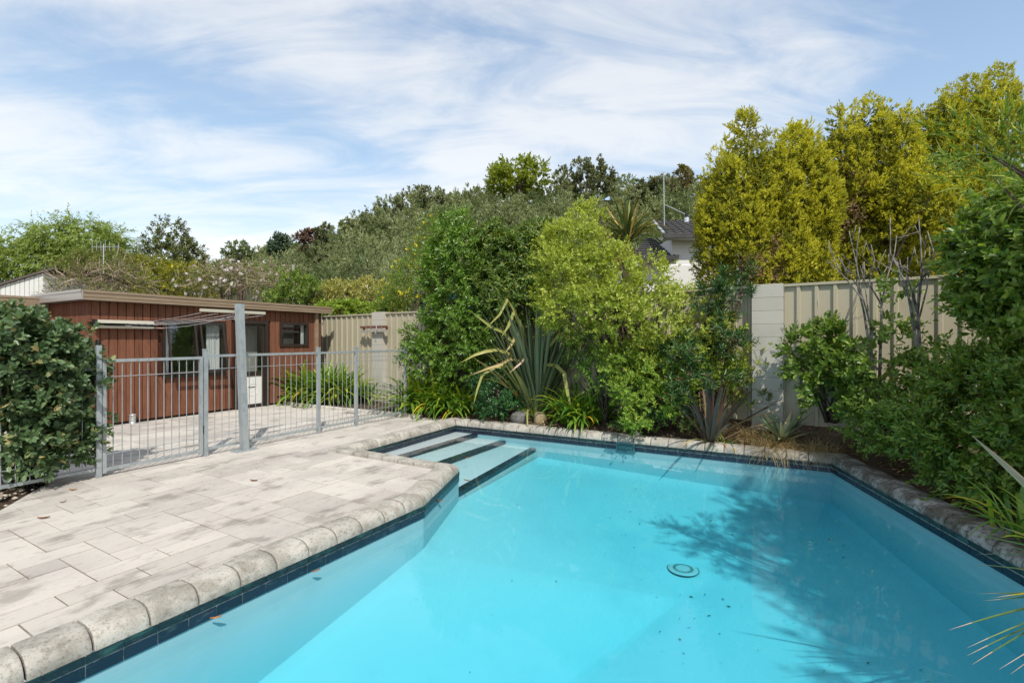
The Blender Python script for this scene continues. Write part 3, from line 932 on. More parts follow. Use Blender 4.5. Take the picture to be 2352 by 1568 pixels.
# coping stones
PROF = [(0.0, -0.06), (0.0, 0.034), (0.005, 0.043), (0.016, 0.048), (0.118, 0.051), (0.156, 0.046), (0.188, 0.034), (0.212, 0.014), (0.227, -0.010), (0.233, -0.034), (0.234, -0.055)]
rng = random.Random(9)
for i in range(NW):
    ia, ib = Vector(W[i]), Vector(W[(i + 1) % NW])
    oa, ob = Vector(OUT[i]), Vector(OUT[(i + 1) % NW])
    ln = (ib - ia).length
    n = max(1, round(ln / 0.252))
    mname = 'coping_mossy' if i == 5 else 'coping'
    ed_ = (ib - ia).normalized()
    en_ = Vector((-ed_.y, ed_.x))
    pr0, pr1 = (oa - ia).dot(ed_), (ob - ia).dot(ed_)
    for k in range(n):
        j0, j1 = (k / n), ((k + 1) / n)
        sa_ = pr0 if k == 0 else min(max(j0 * ln, pr0), pr1)
        sb_ = pr1 if k == n - 1 else min(max(j1 * ln, pr0), pr1)
        g_ = 0.005 / ln
        wob = [rng.uniform(-0.003, 0.003), rng.uniform(-0.012, 0.012), 0]
        vs = []
        sect = [(j0 + g_, 0.004), (j0 + g_ * 2.2, 0.0008), (j0 + g_ * 6, 0.0), (j1 - g_ * 6, 0.0), (j1 - g_ * 2.2, 0.0008), (j1 - g_, 0.004)]
        c_in = ia.lerp(ib, (j0 + j1) / 2)
        for (t, shrink) in sect:
            pi_ = ia.lerp(ib, t)
            po = ia + en_ * COP + ed_ * (sa_ + (sb_ - sa_) * (t - j0) / (j1 - j0))
            nn = (pi_ - po)
            wd = nn.length
            nn.normalize()
            for (px, pz) in PROF:
                x = px / COP * wd if px < COP else wd + (px - COP)
                if px > 0.2:
                    x -= shrink
                elif px < 0.02:
                    x += shrink
                z = pz - (shrink if pz > 0.0 else 0) + wob[0] + wob[1] * (t - (j0 + j1) / 2) * ln
                q = po + nn * x
                vs.append((q.x - c_in.x, q.y - c_in.y, z))
        np_ = len(PROF)
        fs = []
        for s_ in range(len(sect) - 1):
            for m_ in range(np_ - 1):
                fs.append((s_ * np_ + m_, s_ * np_ + m_ + 1, (s_ + 1) * np_ + m_ + 1, (s_ + 1) * np_ + m_))
            fs.append((s_ * np_ + np_ - 1, s_ * np_, (s_ + 1) * np_, (s_ + 1) * np_ + np_ - 1))
        fs.append(tuple(reversed(range(np_))))
        fs.append(tuple((len(sect) - 1) * np_ + m_ for m_ in range(np_)))
        cs = MB().add(vs, fs).build('coping_stone', M[mname], pool, True, loc=pl(c_in, 0))
        cs.data.set_sharp_from_angle(angle=math.radians(38))
# dark joint bed under the stones
jb_ = MB()
BI, BO = offset_poly(W, 0.035), offset_poly(W, COP - 0.008)
for i in range(NW):
    q = [BO[i], BO[(i + 1) % NW], BI[(i + 1) % NW], BI[i]]
    jb_.add([pl(p, 0.012) for p in q] + [pl(p, -0.058) for p in q], [(0, 3, 2, 1), (3, 7, 6, 2), (0, 1, 5, 4)])
jb_.build('coping_bed', M['coping_joint'], pool)

# water body
wv = offset_poly(W, 0.015)
tv, tf = flat_poly(wv, WZ)
nv = len(tv)
verts = tv + [(p[0], p[1], -1.7) for p in wv]
def up_tri(t, vs):
    a_, b_, c_ = (Vector(vs[i]) for i in t)
    return t if (b_ - a_).cross(c_ - a_).z > 0 else tuple(reversed(t))
faces = [up_tri(t, tv) for t in tf]
faces += [tuple(i + nv for i in reversed(t)) for t in faces]
faces += [(i, (i + 1) % nv, nv + (i + 1) % nv, nv + i) for i in range(nv)]
wm = MB().add(verts, faces).build('pool_water', M['water'])
tag(wm, 'clear turquoise water filling the pool', kind='structure')

# flecks of leaf debris lying on the pool floor
rng = random.Random(21)
db = MB()
n_d = 0
while n_d < 340:
    x, y = rng.uniform(-2.2, 3.7), rng.uniform(1.8, 7.6)
    if x < 1.2 and rng.random() < 0.72:
        continue
    if sdist(W, np.array([[x, y]]))[0] > -0.25:
        continue
    z = floor_z(x, y)
    if z is None:
        continue
    s = rng.choice([0.004, 0.005, 0.006, 0.008, 0.011, 0.020])
    an = rng.uniform(0, 6.28)
    ca, sa = math.cos(an) * s, math.sin(an) * s
    k = rng.uniform(0.15, 0.6)
    zt = z + 0.012
    db.add([(x - ca, y - sa, zt), (x + sa * k, y - ca * k, zt), (x + ca, y + sa, zt + 0.002), (x - sa * k, y + ca * k, zt)], [(0, 1, 2, 3)])
    n_d += 1
tag(db.build('pool_debris', M['debris']), 'small dark leaf flecks scattered on the pool floor', kind='stuff')

# ------------------------------------------------------------------ timber shed
SH_ROT = math.atan2(0.872, 0.489)
shed = empty('timber_shed', (-7.15, 8.17, 0), SH_ROT)      # local x runs along the front, y into the building
tag(shed, 'low flat-roofed shed clad in dark red-brown vertical timber boards', 'shed')
SL, SD, SHT = 4.71, 1.72, 2.16
openings = [(1.10, 2.27, 0.80, 1.88), (2.47, 3.24, 0.0, 1.92), (3.53, 4.31, 1.34, 1.91)]
def boards(x0, x1, z0, z1, axis, parent, ops=(), pitch=0.125, y=0.0):
    n = max(1, round((x1 - x0) / pitch))
    w = (x1 - x0) / n
    for k in range(n):
        a_, b_ = x0 + k * w + 0.004, x0 + (k + 1) * w - 0.004
        c_ = (a_ + b_) / 2
        spans = [(z0, z1)]
        for (o0, o1, p0, p1) in ops:
            if o0 - 0.02 < c_ < o1 + 0.02:
                ns = []
                for (s0, s1) in spans:
                    if p0 > s0 + 0.02:
                        ns.append((s0, min(s1, p0)))
                    if p1 < s1 - 0.02:
                        ns.append((max(s0, p1), s1))
                spans = ns
        for (s0, s1) in spans:
            m = MB()
            if axis == 'x':
                m.add([(a_, y, s0), (b_, y, s0), (b_, y, s1), (a_, y, s1), (a_ + 0.005, y - 0.016, s0), (b_ - 0.005, y - 0.016, s0), (b_ - 0.005, y - 0.016, s1), (a_ + 0.005, y - 0.016, s1)],
                      [(4, 5, 6, 7), (0, 4, 7, 3), (5, 1, 2, 6), (0, 1, 5, 4), (7, 6, 2, 3)])
            else:
                m.add([(y, a_, s0), (y, b_, s0), (y, b_, s1), (y, a_, s1), (y - 0.016, a_ + 0.005, s0), (y - 0.016, b_ - 0.005, s0), (y - 0.016, b_ - 0.005, s1), (y - 0.016, a_ + 0.005, s1)],
                      [(7, 6, 5, 4), (3, 7, 4, 0), (6, 2, 1, 5), (4, 5, 1, 0), (3, 2, 6, 7)])
            m.build('board', M['cedar'], parent)
# wall core with the openings left out, boards on top
core = MB()
xs = sorted({0.0, SL} | {v for o in openings for v in o[:2]})
for x0, x1 in zip(xs[:-1], xs[1:]):
    op = [o for o in openings if o[0] <= x0 + 1e-6 and o[1] >= x1 - 1e-6]
    if not op:
        core.box((x0, 0.004, 0.03), (x1, 0.09, SHT))
    else:
        o = op[0]
        if o[2] > 0.05:
            core.box((x0, 0.004, 0.03), (x1, 0.09, o[2]))
        core.box((x0, 0.004, o[3]), (x1, 0.09, SHT))
core.box((0.004, 0.092, 0.03), (0.09, SD + 1.2, SHT))
core.box((SL - 0.09, 0.092, 0.03), (SL - 0.002, SD + 1.2, SHT))
core.box((0.092, SD + 1.1, 0.03), (SL - 0.092, SD + 1.2, SHT))
wall_o = core.build('wall', M['cedar_dark'], shed)
boards(0.02, SL - 0.02, 0.05, SHT, 'x', wall_o, openings)
boards(0.01, SD, 0.05, SHT, 'y', wall_o)
MB().box((-0.018, -0.018, 0.05), (0.02, 0.012, SHT)).build('corner_board', M['cedar'], wall_o)
room = MB()
room.box((0.1, SD + 1.0, 0.06), (SL - 0.1, SD + 1.09, SHT - 0.01))
room.box((0.1, 0.1, 0.01), (SL - 0.1, SD + 1.0, 0.05))
room.box((2.36, 0.1, 0.06), (2.41, SD + 0.9, SHT - 0.01))
room.build('room_lining', M['room'], shed)
roof = MB().box((-0.10, -0.14, SHT + 0.003), (SL + 0.16, SD + 1.35, SHT + 0.13)).build('roof', M['roofing'], shed)
fa = MB()
fa.box((-0.135, -0.175, 2.165), (SL + 0.2, -0.145, 2.325))
fa.box((-0.135, -0.186, 2.285), (SL + 0.2, -0.178, 2.33))
fa.box((-0.135, -0.182, 2.215), (SL + 0.2, -0.177, 2.235))
fa.build('fascia', M['fascia'], roof)
fl = MB()
fl.box((-0.17, -0.175, 2.165), (-0.138, SD + 0.2, 2.325))
fl.box((-0.180, -0.19, 2.29), (-0.173, SD + 0.2, 2.333))
fl.build('side_fascia', M['flashing'], roof)
MB().box((SL - 0.22, -0.075, 0.06), (SL - 0.14, -0.018, 2.165)).build('downpipe', M['fascia'], shed)

def frame_rect(m, x0, x1, z0, z1, t, y0, y1):
    m.box((x0, y0, z0), (x1, y1, z0 + t))
    m.box((x0, y0, z1 - t), (x1, y1, z1))
    m.box((x0, y0, z0 + t), (x0 + t, y1, z1 - t))
    m.box((x1 - t, y0, z0 + t), (x1, y1, z1 - t))
    return m
def pane(x0, x1, z0, z1, y, parent, name='pane', mat='glass'):
    return MB().add([(x0, y, z0), (x1, y, z0), (x1, y, z1), (x0, y, z1)], [(0, 1, 2, 3)]).build(name, M[mat], parent)
# big window: fixed frame, mullion, two top-hung sashes standing ajar
win = empty('window', (0, 0, 0))
win.parent = shed
x0, x1, z0, z1 = openings[0]
frame_rect(MB(), x0, x1, z0, z1, 0.045, -0.045, 0.06).build('window_frame', M['frame_dark'], win)
xm = 1.70
MB().box((xm - 0.03, -0.04, z0 + 0.045), (xm + 0.03, 0.055, z1 - 0.045)).build('mullion', M['frame_dark'], win)
MB().box((x0 - 0.01, -0.075, z0 - 0.03), (x1 + 0.01, -0.02, z0 - 0.002)).build('sill', M['frame_dark'], win)
for (a_, b_, ang) in ((x0 + 0.05, xm - 0.035, 9.5), (xm + 0.035, x1 - 0.05, 11.0)):
    h_ = z1 - z0 - 0.10
    sash = frame_rect(MB(), 0, b_ - a_, -h_, 0, 0.032, -0.03, 0.0).build('sash', M['frame_dark'], win, loc=(a_, -0.048, z1 - 0.05))
    sash.rotation_euler = (math.radians(-ang), 0, 0)
    MB().add([(0.03, -0.015, -h_ + 0.03), (b_ - a_ - 0.03, -0.015, -h_ + 0.03), (b_ - a_ - 0.03, -0.015, -0.03), (0.03, -0.015, -0.03)], [(0, 1, 2, 3)]).build('pane', M['glass'], win, loc=(a_, -0.048, z1 - 0.05)).rotation_euler = (math.radians(-ang), 0, 0)
# white curtain inside
cm = MB()
npl = 36
for i in range(npl + 1):
    x = 1.96 + 0.25 * i / npl
    y = 0.11 + 0.022 * math.sin(i * 1.35) + 0.008 * math.sin(i * 3.1)
    cm.v += [(x, y, 0.86), (x * 1.0, y, 1.86)]
cm.f = [(2 * i, 2 * i + 2, 2 * i + 3, 2 * i + 1) for i in range(npl)]
cur = cm.build('curtain', M['curtain'], None, True)
cur.location = (-7.15, 8.17, 0)
cur.rotation_euler = (0, 0, SH_ROT)
tag(cur, 'white gathered curtain hanging behind the right pane of the shed window', 'curtain')
cm = MB()  # pleated white strip standing in for the window's white side reveal
for i in range(10):
    x = 1.175 + 0.075 * i / 9
    cm.v += [(x, 0.075 + 0.008 * math.sin(i * 1.5), 0.87), (x, 0.075 + 0.008 * math.sin(i * 1.5), 1.82)]
cm.f = [(2 * i, 2 * i + 2, 2 * i + 3, 2 * i + 1) for i in range(9)]
reveal_strip = cm.build('curtain', M['curtain'], None, True)
reveal_strip.location = (-7.15, 8.17, 0)
reveal_strip.rotation_euler = (0, 0, SH_ROT)
tag(reveal_strip, 'narrow white strip standing for the side reveal at the left edge of the shed window', 'curtain')
# door: dark frame, glazed top, white lower panel with a cat flap
door = empty('door', (0, 0, 0))
door.parent = shed
x0, x1, z0, z1 = openings[1]
m = MB()
m.box((x0, -0.04, 0.0), (x0 + 0.07, 0.06, z1))
m.box((x1 - 0.07, -0.04, 0.0), (x1, 0.06, z1))
m.box((x0 + 0.07, -0.04, z1 - 0.07), (x1 - 0.07, 0.06, z1))
m.build('door_frame', M['frame_dark'], door)
m = frame_rect(MB(), x0 + 0.075, x1 - 0.075, 0.03, z1 - 0.075, 0.05, -0.01, 0.045)
m.box((x0 + 0.125, -0.008, 0.70), (x1 - 0.125, 0.043, 0.80))
m.build('door_leaf', M['frame_dark'], door)
MB().box((x0 + 0.126, 0.008, 0.081), (x1 - 0.126, 0.03, 0.699)).build('lower_panel', M['white_paint'], door)
pane(x0 + 0.125, x1 - 0.125, 0.80, z1 - 0.125, 0.012, door)
MB().box((x0 + 0.09, 0.35, 0.08), (x1 - 0.02, 0.38, z1 - 0.1)).build('inner_blind', M['room'], door)
cf = MB()
cf.tube([(0.135 * math.cos(k * math.pi / 12), -0.0, 0.135 * math.sin(k * math.pi / 12)) for k in range(25)], 0.006, 5, False)
cf.build('cat_flap', M['white_paint'], door, loc=((x0 + x1) / 2 + 0.03, 0.006, 0.40))
MB().box((-0.09, -0.008, 0.05), (0.06, 0.0, 0.062)).build('flap_slot', M['black_plastic'], door, loc=((x0 + x1) / 2 + 0.03, 0.007, 0.40))
MB().tube([(x0 + 0.10, -0.012, 0.98), (x0 + 0.10, -0.05, 0.98), (x0 + 0.17, -0.052, 0.98)], 0.009, 6).build('handle', M['galv'], door)
# small window
sw = empty('window', (0, 0, 0))
sw.parent = shed
x0, x1, z0, z1 = openings[2]
frame_rect(MB(), x0, x1, z0, z1, 0.055, -0.045, 0.06).build('window_frame', M['frame_dark'], sw)
pane(x0 + 0.05, x1 - 0.05, z0 + 0.05, z1 - 0.05, 0.01, sw)
MB().box((x1 - 0.14, 0.07, z0 + 0.05), (x1 - 0.065, 0.09, z1 - 0.06)).build('reveal', M['white_paint'], sw)

# wing set back at the far left of the shed
wing = empty('garage_wing', (-8.65, 9.0, 0), SH_ROT)
tag(wing, 'red-brown timber building wing behind the hedge with a beige corner post', 'building')
MB().box((-4.2, 0.02, 0.03), (-0.12, 0.1, 2.05)).build('wall', M['cedar_dark'], wing)
for k in range(32):
    m = MB()
    a_ = -4.2 + k * 0.125
    m.box((a_ + 0.004, 0.0, 0.05), (a_ + 0.121, 0.018, 2.05)).build('board', M['cedar'], wing)
MB().box((-0.11, -0.08, 0.0), (-0.01, 0.02, 2.13)).build('post', M['fascia'], wing)
wr = MB().box((-4.3, -0.12, 2.135), (-0.03, 2.5, 2.25)).build('roof', M['roofing'], wing)
m = MB()
m.box((-4.35, -0.155, 2.10), (-0.03, -0.125, 2.27))
m.box((-4.35, -0.165, 2.235), (-0.03, -0.157, 2.275))
m.build('fascia', M['fascia'], wr)

# metal can standing by the shed wall
can = MB()
pr = [(0.055, 0.0), (0.057, 0.01), (0.052, 0.012), (0.052, 0.06), (0.055, 0.065), (0.052, 0.07), (0.052, 0.15), (0.056, 0.153), (0.055, 0.165), (0.045, 0.165), (0.045, 0.02)]
for (r, z) in pr:
    for k in range(16):
        can.v.append((r * math.cos(k * math.pi / 8), r * math.sin(k * math.pi / 8), z))
for l in range(len(pr) - 1):
    for k in range(16):
        can.f.append((l * 16 + k, l * 16 + (k + 1) % 16, (l + 1) * 16 + (k + 1) % 16, (l + 1) * 16 + k))
can.f.append(tuple((len(pr) - 1) * 16 + k for k in range(16)))
co = can.build('metal_can', M['alu'], None, True, loc=(-6.80, 8.66, 0.001))
tag(co, 'small silver metal can on the paving against the shed wall', 'can')

# ------------------------------------------------------------------ retractable clothesline and its post
cl = empty('retractable_clothesline', (-7.15, 8.17, 0), SH_ROT)
tag(cl, 'cream retractable clothesline fixed to the shed wall with white cords drawn out', 'clothesline')
MB().box((-0.05, -0.045, 1.70), (1.12, -0.019, 1.735)).build('mounting_board', M['cedar'], cl)
MB().box((-0.05, -0.045, 1.80), (1.12, -0.019, 1.835)).build('mounting_board', M['cedar'], cl)
m = MB()
m.add([(0.06, -0.05, 1.695), (0.06, -0.14, 1.70), (0.06, -0.16, 1.735), (0.06, -0.05, 1.745), (0.90, -0.05, 1.695), (0.90, -0.14, 1.70), (0.90, -0.16, 1.735), (0.90, -0.05, 1.745)],
      [(0, 1, 2, 3), (4, 7, 6, 5), (0, 4, 5, 1), (1, 5, 6, 2), (2, 6, 7, 3)])
m.add([(0.06, -0.05, 1.79), (0.06, -0.165, 1.785), (0.06, -0.15, 1.83), (0.06, -0.05, 1.845), (0.90, -0.05, 1.79), (0.90, -0.165, 1.785), (0.90, -0.15, 1.83), (0.90, -0.05, 1.845)],
      [(0, 1, 2, 3), (4, 7, 6, 5), (0, 4, 5, 1), (1, 5, 6, 2), (2, 6, 7, 3)])
hs = m.build('housing', M['cream_metal'], cl)
MB().box((0.062, -0.12, 1.746), (0.898, -0.05, 1.789)).build('cord_slot', M['black_plastic'], cl)
for xx in (0.02, 0.902):
    m = MB()
    m.add([(xx, -0.046, 1.69), (xx, -0.15, 1.695), (xx, -0.175, 1.765), (xx, -0.155, 1.84), (xx, -0.046, 1.85)] + [(xx + (0.038 if xx < 0.5 else 0.02), y, z) for (y, z) in ((-0.046, 1.69), (-0.15, 1.695), (-0.175, 1.765), (-0.155, 1.84), (-0.046, 1.85))],
          [(4, 3, 2, 1, 0), (5, 6, 7, 8, 9), (0, 1, 6, 5), (1, 2, 7, 6), (2, 3, 8, 7), (3, 4, 9, 8), (4, 0, 5, 9)])
    m.build('end_cap', M['black_plastic'], cl)
PB = Vector((-3.63, 6.56, 0.0))
Adir = Vector((0.5, 0.866, 0))
bar_c = PB + Vector((-0.12, 0.02, 1.875))
inv = Matrix.Translation((-7.15, 8.17, 0)) @ Matrix.Rotation(SH_ROT, 4, 'Z')
inv = inv.inverted()
for k in range(5):
    f = k / 4
    p0 = Vector((0.5 + 0.38 * f, -0.16, 1.768))
    tgt = inv @ (bar_c + Adir * (-0.46 + 0.84 * f) + Vector((0, 0, -0.03)))
    mid = p0.lerp(tgt, 0.5) + Vector((0, 0, -0.012))
    MB().tube([p0, p0.lerp(mid, 0.5) + Vector((0, 0, -0.008)), mid, mid.lerp(tgt, 0.5) + Vector((0, 0, -0.008)), tgt], 0.0024, 5).build('cord', M['cord'], cl)
tgt = inv @ (bar_c + Adir * 0.0 + Vector((0, 0, -0.035)))
p0 = Vector((0.45, -0.16, 1.752))
pts = [p0.lerp(tgt, t / 8) + Vector((0, 0, -0.42 * (t / 8) * (1 - t / 8))) for t in range(9)]
MB().tube(pts, 0.0024, 5).build('cord', M['cord'], cl)

cp = empty('clothesline_post', PB, A_ROT)
tag(cp, 'square galvanised steel post on a bolted base plate beside the fence', 'post')
m = MB()
s0, s1 = 0.042, 0.042
lean = (-0.045, 0.045)
m.add([(-s0, -s0, 0.012), (s0, -s0, 0.012), (s0, s0, 0.012), (-s0, s0, 0.012)] + [(x + lean[0], y + lean[1], 1.985) for (x, y) in ((-s1, -s1), (s1, -s1), (s1, s1), (-s1, s1))],
      [(0, 1, 5, 4), (1, 2, 6, 5), (2, 3, 7, 6), (3, 0, 4, 7), (4, 5, 6, 7)])
m.build('post', M['galv'], cp)
MB().bbox((-0.15, -0.085, 0.001), (0.15, 0.085, 0.013), 0.003).build('base_plate', M['galv'], cp)
for (bx, by) in ((-0.125, -0.06), (0.125, -0.06), (-0.125, 0.06), (0.125, 0.06)):
    MB().tube([(bx, by, 0.012), (bx, by, 0.045)], 0.009, 6).build('bolt', M['galv'], cp)
MB().box((-0.50, 0.12, 1.862), (0.38, 0.15, 1.90)).build('line_bar', M['cream_metal'], cp)
MB().box((-0.04, 0.088, 1.82), (0.02, 0.119, 1.95)).build('bracket', M['black_plastic'], cp)
MB().tube([(-0.02, 0.155, 1.86), (-0.05, 0.157, 1.80), (-0.04, 0.157, 1.77)], 0.004, 4).build('cord_end', M['cord'], cp)

# ------------------------------------------------------------------ steel pool fence and gate
FB = Vector((-3.96, 6.24, 0))
FROT = math.atan2(0.868, 0.497)
pf_ = empty('pool_fence', FB, FROT)
tag(pf_, 'galvanised steel bar fence between the shed yard and the pool', 'fence')
FD = Vector((math.cos(FROT), math.sin(FROT), 0))
def fpost(x, h, w=0.024, cap=True, parent=pf_):
    MB().bbox((x - w, -w, 0.0), (x + w, w, h), 0.004).build('post', M['galv'], parent)
    if cap:
        MB().bbox((x - w - 0.004, -w - 0.004, h + 0.0005), (x + w + 0.004, w + 0.004, h + 0.014), 0.005).build('post_cap', M['galv'], parent)
PX = [0.0, 1.73, 2.505, 3.75]
for x in PX:
    fpost(x, 1.365)
fpost(-1.115, 1.44, 0.024, False)
MB().tube([(-1.115, 0, 1.441), (-1.115, 0, 1.50)], [0.026, 0.023], 10).build('latch_cap', M['black_plastic'], pf_)
MB().box((-0.035, -0.02, 0.30), (-0.025, 0.02, 0.40)).build('hinge', M['black_plastic'], pf_)
def fpanel(x0, x1, pitch, wires, top=1.305, bot=0.075):
    MB().box((x0, -0.016, top - 0.032), (x1, 0.016, top)).build('rail', M['galv'], pf_)
    MB().box((x0, -0.016, bot), (x1, 0.016, bot + 0.032)).build('rail', M['galv'], pf_)
    n = round((x1 - x0) / pitch)
    for k in range(1, n):
        x = x0 + (x1 - x0) * k / n
        MB().tube([(x, 0, bot + 0.033), (x, 0, top - 0.033)], 0.0042, 6, False).build('bar', M['galv'], pf_)
    for z in wires:
        MB().tube([(x0, -0.0085, z), (x1, -0.0085, z)], 0.004, 6, False).build('wire', M['galv'], pf_)
fpanel(0.025, 1.705, 0.094, (1.12, 0.24))
fpanel(1.755, 2.48, 0.092, (1.12, 0.24))
fpanel(2.53, 3.725, 0.088, (1.20, 1.13, 0.24))
fpanel(-3.2, -1.15, 0.10, (1.12, 0.24), 1.20)
gate = empty('pool_gate', FB + FD * -0.56, FROT)
tag(gate, 'galvanised steel bar gate hung between the hedge and the fence post', 'gate')
g0, g1 = -0.505, 0.505
gt, gb = 1.285, 0.055
for x in (g0, g1):
    MB().box((x - 0.018, -0.018, gb - 0.02), (x + 0.018, 0.018, gt)).build('stile', M['galv'], gate)
MB().box((g0 + 0.018, -0.017, gt - 0.034), (g1 - 0.018, 0.017, gt - 0.001)).build('rail', M['galv'], gate)
MB().box((g0 + 0.018, -0.017, gb), (g1 - 0.018, 0.017, gb + 0.034)).build('rail', M['galv'], gate)
for k in range(1, 12):
    x = g0 + (g1 - g0) * k / 12
    MB().tube([(x, 0, gb + 0.035), (x, 0, gt - 0.035)], 0.0048, 6, False).build('bar', M['galv'], gate)
for z in (1.09, 0.24):
    MB().tube([(g0 + 0.018, -0.0095, z), (g1 - 0.018, -0.0095, z)], 0.0045, 6, False).build('wire', M['galv'], gate)
MB().box((g0 - 0.05, -0.02, 0.86), (g0 - 0.019, 0.02, 0.96)).build('latch', M['black_plastic'], gate)

# ------------------------------------------------------------------ boundary fence of ribbed steel sheets and block pillars
BF = Vector((-3.2, 11.8, 0))
BROT = math.atan2(-0.564, 0.826)
bf = empty('boundary_fence', BF, BROT)
tag(bf, 'tall beige ribbed steel boundary fence behind the planting', 'fence')
def fence_run(x0, x1, z0, z1, n):
    for k in range(n):
        a_, b_ = x0 + (x1 - x0) * k / n, x0 + (x1 - x0) * (k + 1) / n
        pts = []
        w = (b_ - a_) / 4
        for r in range(4):
            o = a_ + r * w
            for (fx, fy) in ((0.0, 0.0), (0.66, 0.0), (0.72, -0.030), (0.90, -0.030), (0.96, 0.0)):
                pts.append((o + fx * w, fy))
        pts.append((b_, 0.0 if k == n - 1 else 0.0))
        m = MB()
        for (x, y) in pts:
            m.v += [(x, y, z0), (x, y, z1)]
        m.f = [(2 * i, 2 * i + 2, 2 * i + 3, 2 * i + 1) for i in range(len(pts) - 1)]
        m.build('sheet', M['sheet'], bf)
    MB().box((x0, -0.042, z1), (x1, 0.02, z1 + 0.035)).build('cap_rail', M['sheet'], bf)
fence_run(-2.75, -0.207, 0.46, 2.11, 3)
fence_run(0.207, 4.2, 0.42, 2.12, 5)
fence_run(4.2, 8.20, 0.30, 2.26, 5)
fence_run(8.612, 13.8, 0.30, 2.26, 6)
MB().box((-2.86, -0.07, 0.0), (-2.76, 0.02, 2.13)).build('post', M['grey_timber'], bf)
MB().box((2.0, -0.06, 0.0), (2.05, -0.034, 2.0)).build('post', M['galv'], bf)
def pillar(x, ztop, label, n0):
    c = BF + Vector((math.cos(BROT), math.sin(BROT), 0)) * x
    e_ = empty('block_pillar', c, BROT)
    tag(e_, label, 'pillar')
    n = n0
    h = ztop / n
    for k in range(n):
        MB().bbox((-0.20, -0.115, k * h + 0.004), (0.20, 0.09, (k + 1) * h), 0.004).build('block', M['block'], e_)
    MB().box((-0.192, -0.107, 0.0), (0.192, 0.082, ztop - 0.01)).build('mortar', M['mortar'], e_)
pillar(0.0, 2.17, 'pale block pillar in the fence with a rusty rail fixed to it', 11)
pillar(8.405, 2.30, 'pale block pillar in the fence beside the golden conifers', 12)
# low block wall under the left fence sheets
lw = empty('block_wall', BF, BROT)
tag(lw, 'low stained block wall under the fence behind the mulched bed', 'wall')
for (wx0, wx1) in ((-2.74, -0.21), (0.21, 4.2)):
    nb_ = round((wx1 - wx0) / 0.40)
    for r in range(2):
        for k in range(nb_):
            a_ = wx0 + (wx1 - wx0) * k / nb_
            b_ = wx0 + (wx1 - wx0) * (k + 1) / nb_
            MB().bbox((a_ + 0.004, -0.14, r * 0.235), (b_ - 0.004, 0.03, r * 0.235 + 0.228), 0.005).build('block', M['block_stained'], lw)
    MB().box((wx0, -0.13, 0.0), (wx1, 0.02, 0.45)).build('mortar', M['mortar'], lw)
fo = MB()
fo.box((-0.6, -0.28, 0.0), (0.9, -0.145, 0.15))
fo.build('footing', M['block_stained'], lw)
# rail rack on the left pillar
rk = empty('pillar_rack', BF + Vector((0, 0, 1.76)), BROT)
tag(rk, 'rusty brown rail with a grey board fixed across the block pillar', 'rack')
MB().box((-0.52, -0.21, 0.02), (0.42, -0.17, 0.075)).build('rail', M['rust'], rk)
MB().box((-0.50, -0.20, -0.075), (0.41, -0.13, -0.02)).build('board', M['grey_timber'], rk)
for x in (-0.47, 0.36):
    MB().box((x, -0.168, -0.019), (x + 0.03, -0.118, 0.06)).build('bracket', M['rust'], rk)
MB().tube([(0.08, -0.215, 0.08), (0.10, -0.22, 0.0), (0.05, -0.22, -0.09), (0.09, -0.22, -0.12)], 0.006, 5).build('string', M['cord'], rk)
for x in (-0.3, -0.1, 0.28):
    MB().tube([(x, -0.211, 0.045), (x, -0.222, 0.045)], 0.012, 8).build('bolt', M['alu'], rk)

# pale edging along the mulched bed
ed = MB()
EP = [Vector((p[0], p[1], 0)) for p in EDGING]
dense = []
for i in range(len(EP) - 1):
    for k in range(5):
        dense.append(EP[i].lerp(EP[i + 1], k / 5))
dense.append(EP[-1])
edg = empty('bed_edging', (EDGING[0][0], EDGING[0][1], 0))
tag(edg, 'pale curved concrete edging strip along the mulched bed', 'edging')
o_ = Vector((EDGING[0][0], EDGING[0][1], 0))
for i in range(0, len(dense) - 1, 2):
    p, q = dense[i], dense[min(i + 2, len(dense) - 1)]
    d = (q - p).normalized()
    nrm = Vector((-d.y, d.x, 0))
    p, q = p + d * 0.006 - o_, q - d * 0.006 - o_
    vs = []
    for (w, z) in ((-0.055, -0.02), (-0.05, 0.045), (-0.03, 0.06), (0.03, 0.06), (0.05, 0.045), (0.055, -0.02)):
        vs += [tuple(p + nrm * w + Vector((0, 0, z))), tuple(q + nrm * w + Vector((0, 0, z)))]
    fs = [(2 * k, 2 * k + 1, 2 * k + 3, 2 * k + 2) for k in range(5)] + [(0, 2, 4, 6, 8, 10), (11, 9, 7, 5, 3, 1)]
    MB().add(vs, fs).build('edging_piece', M['kerb'], edg)

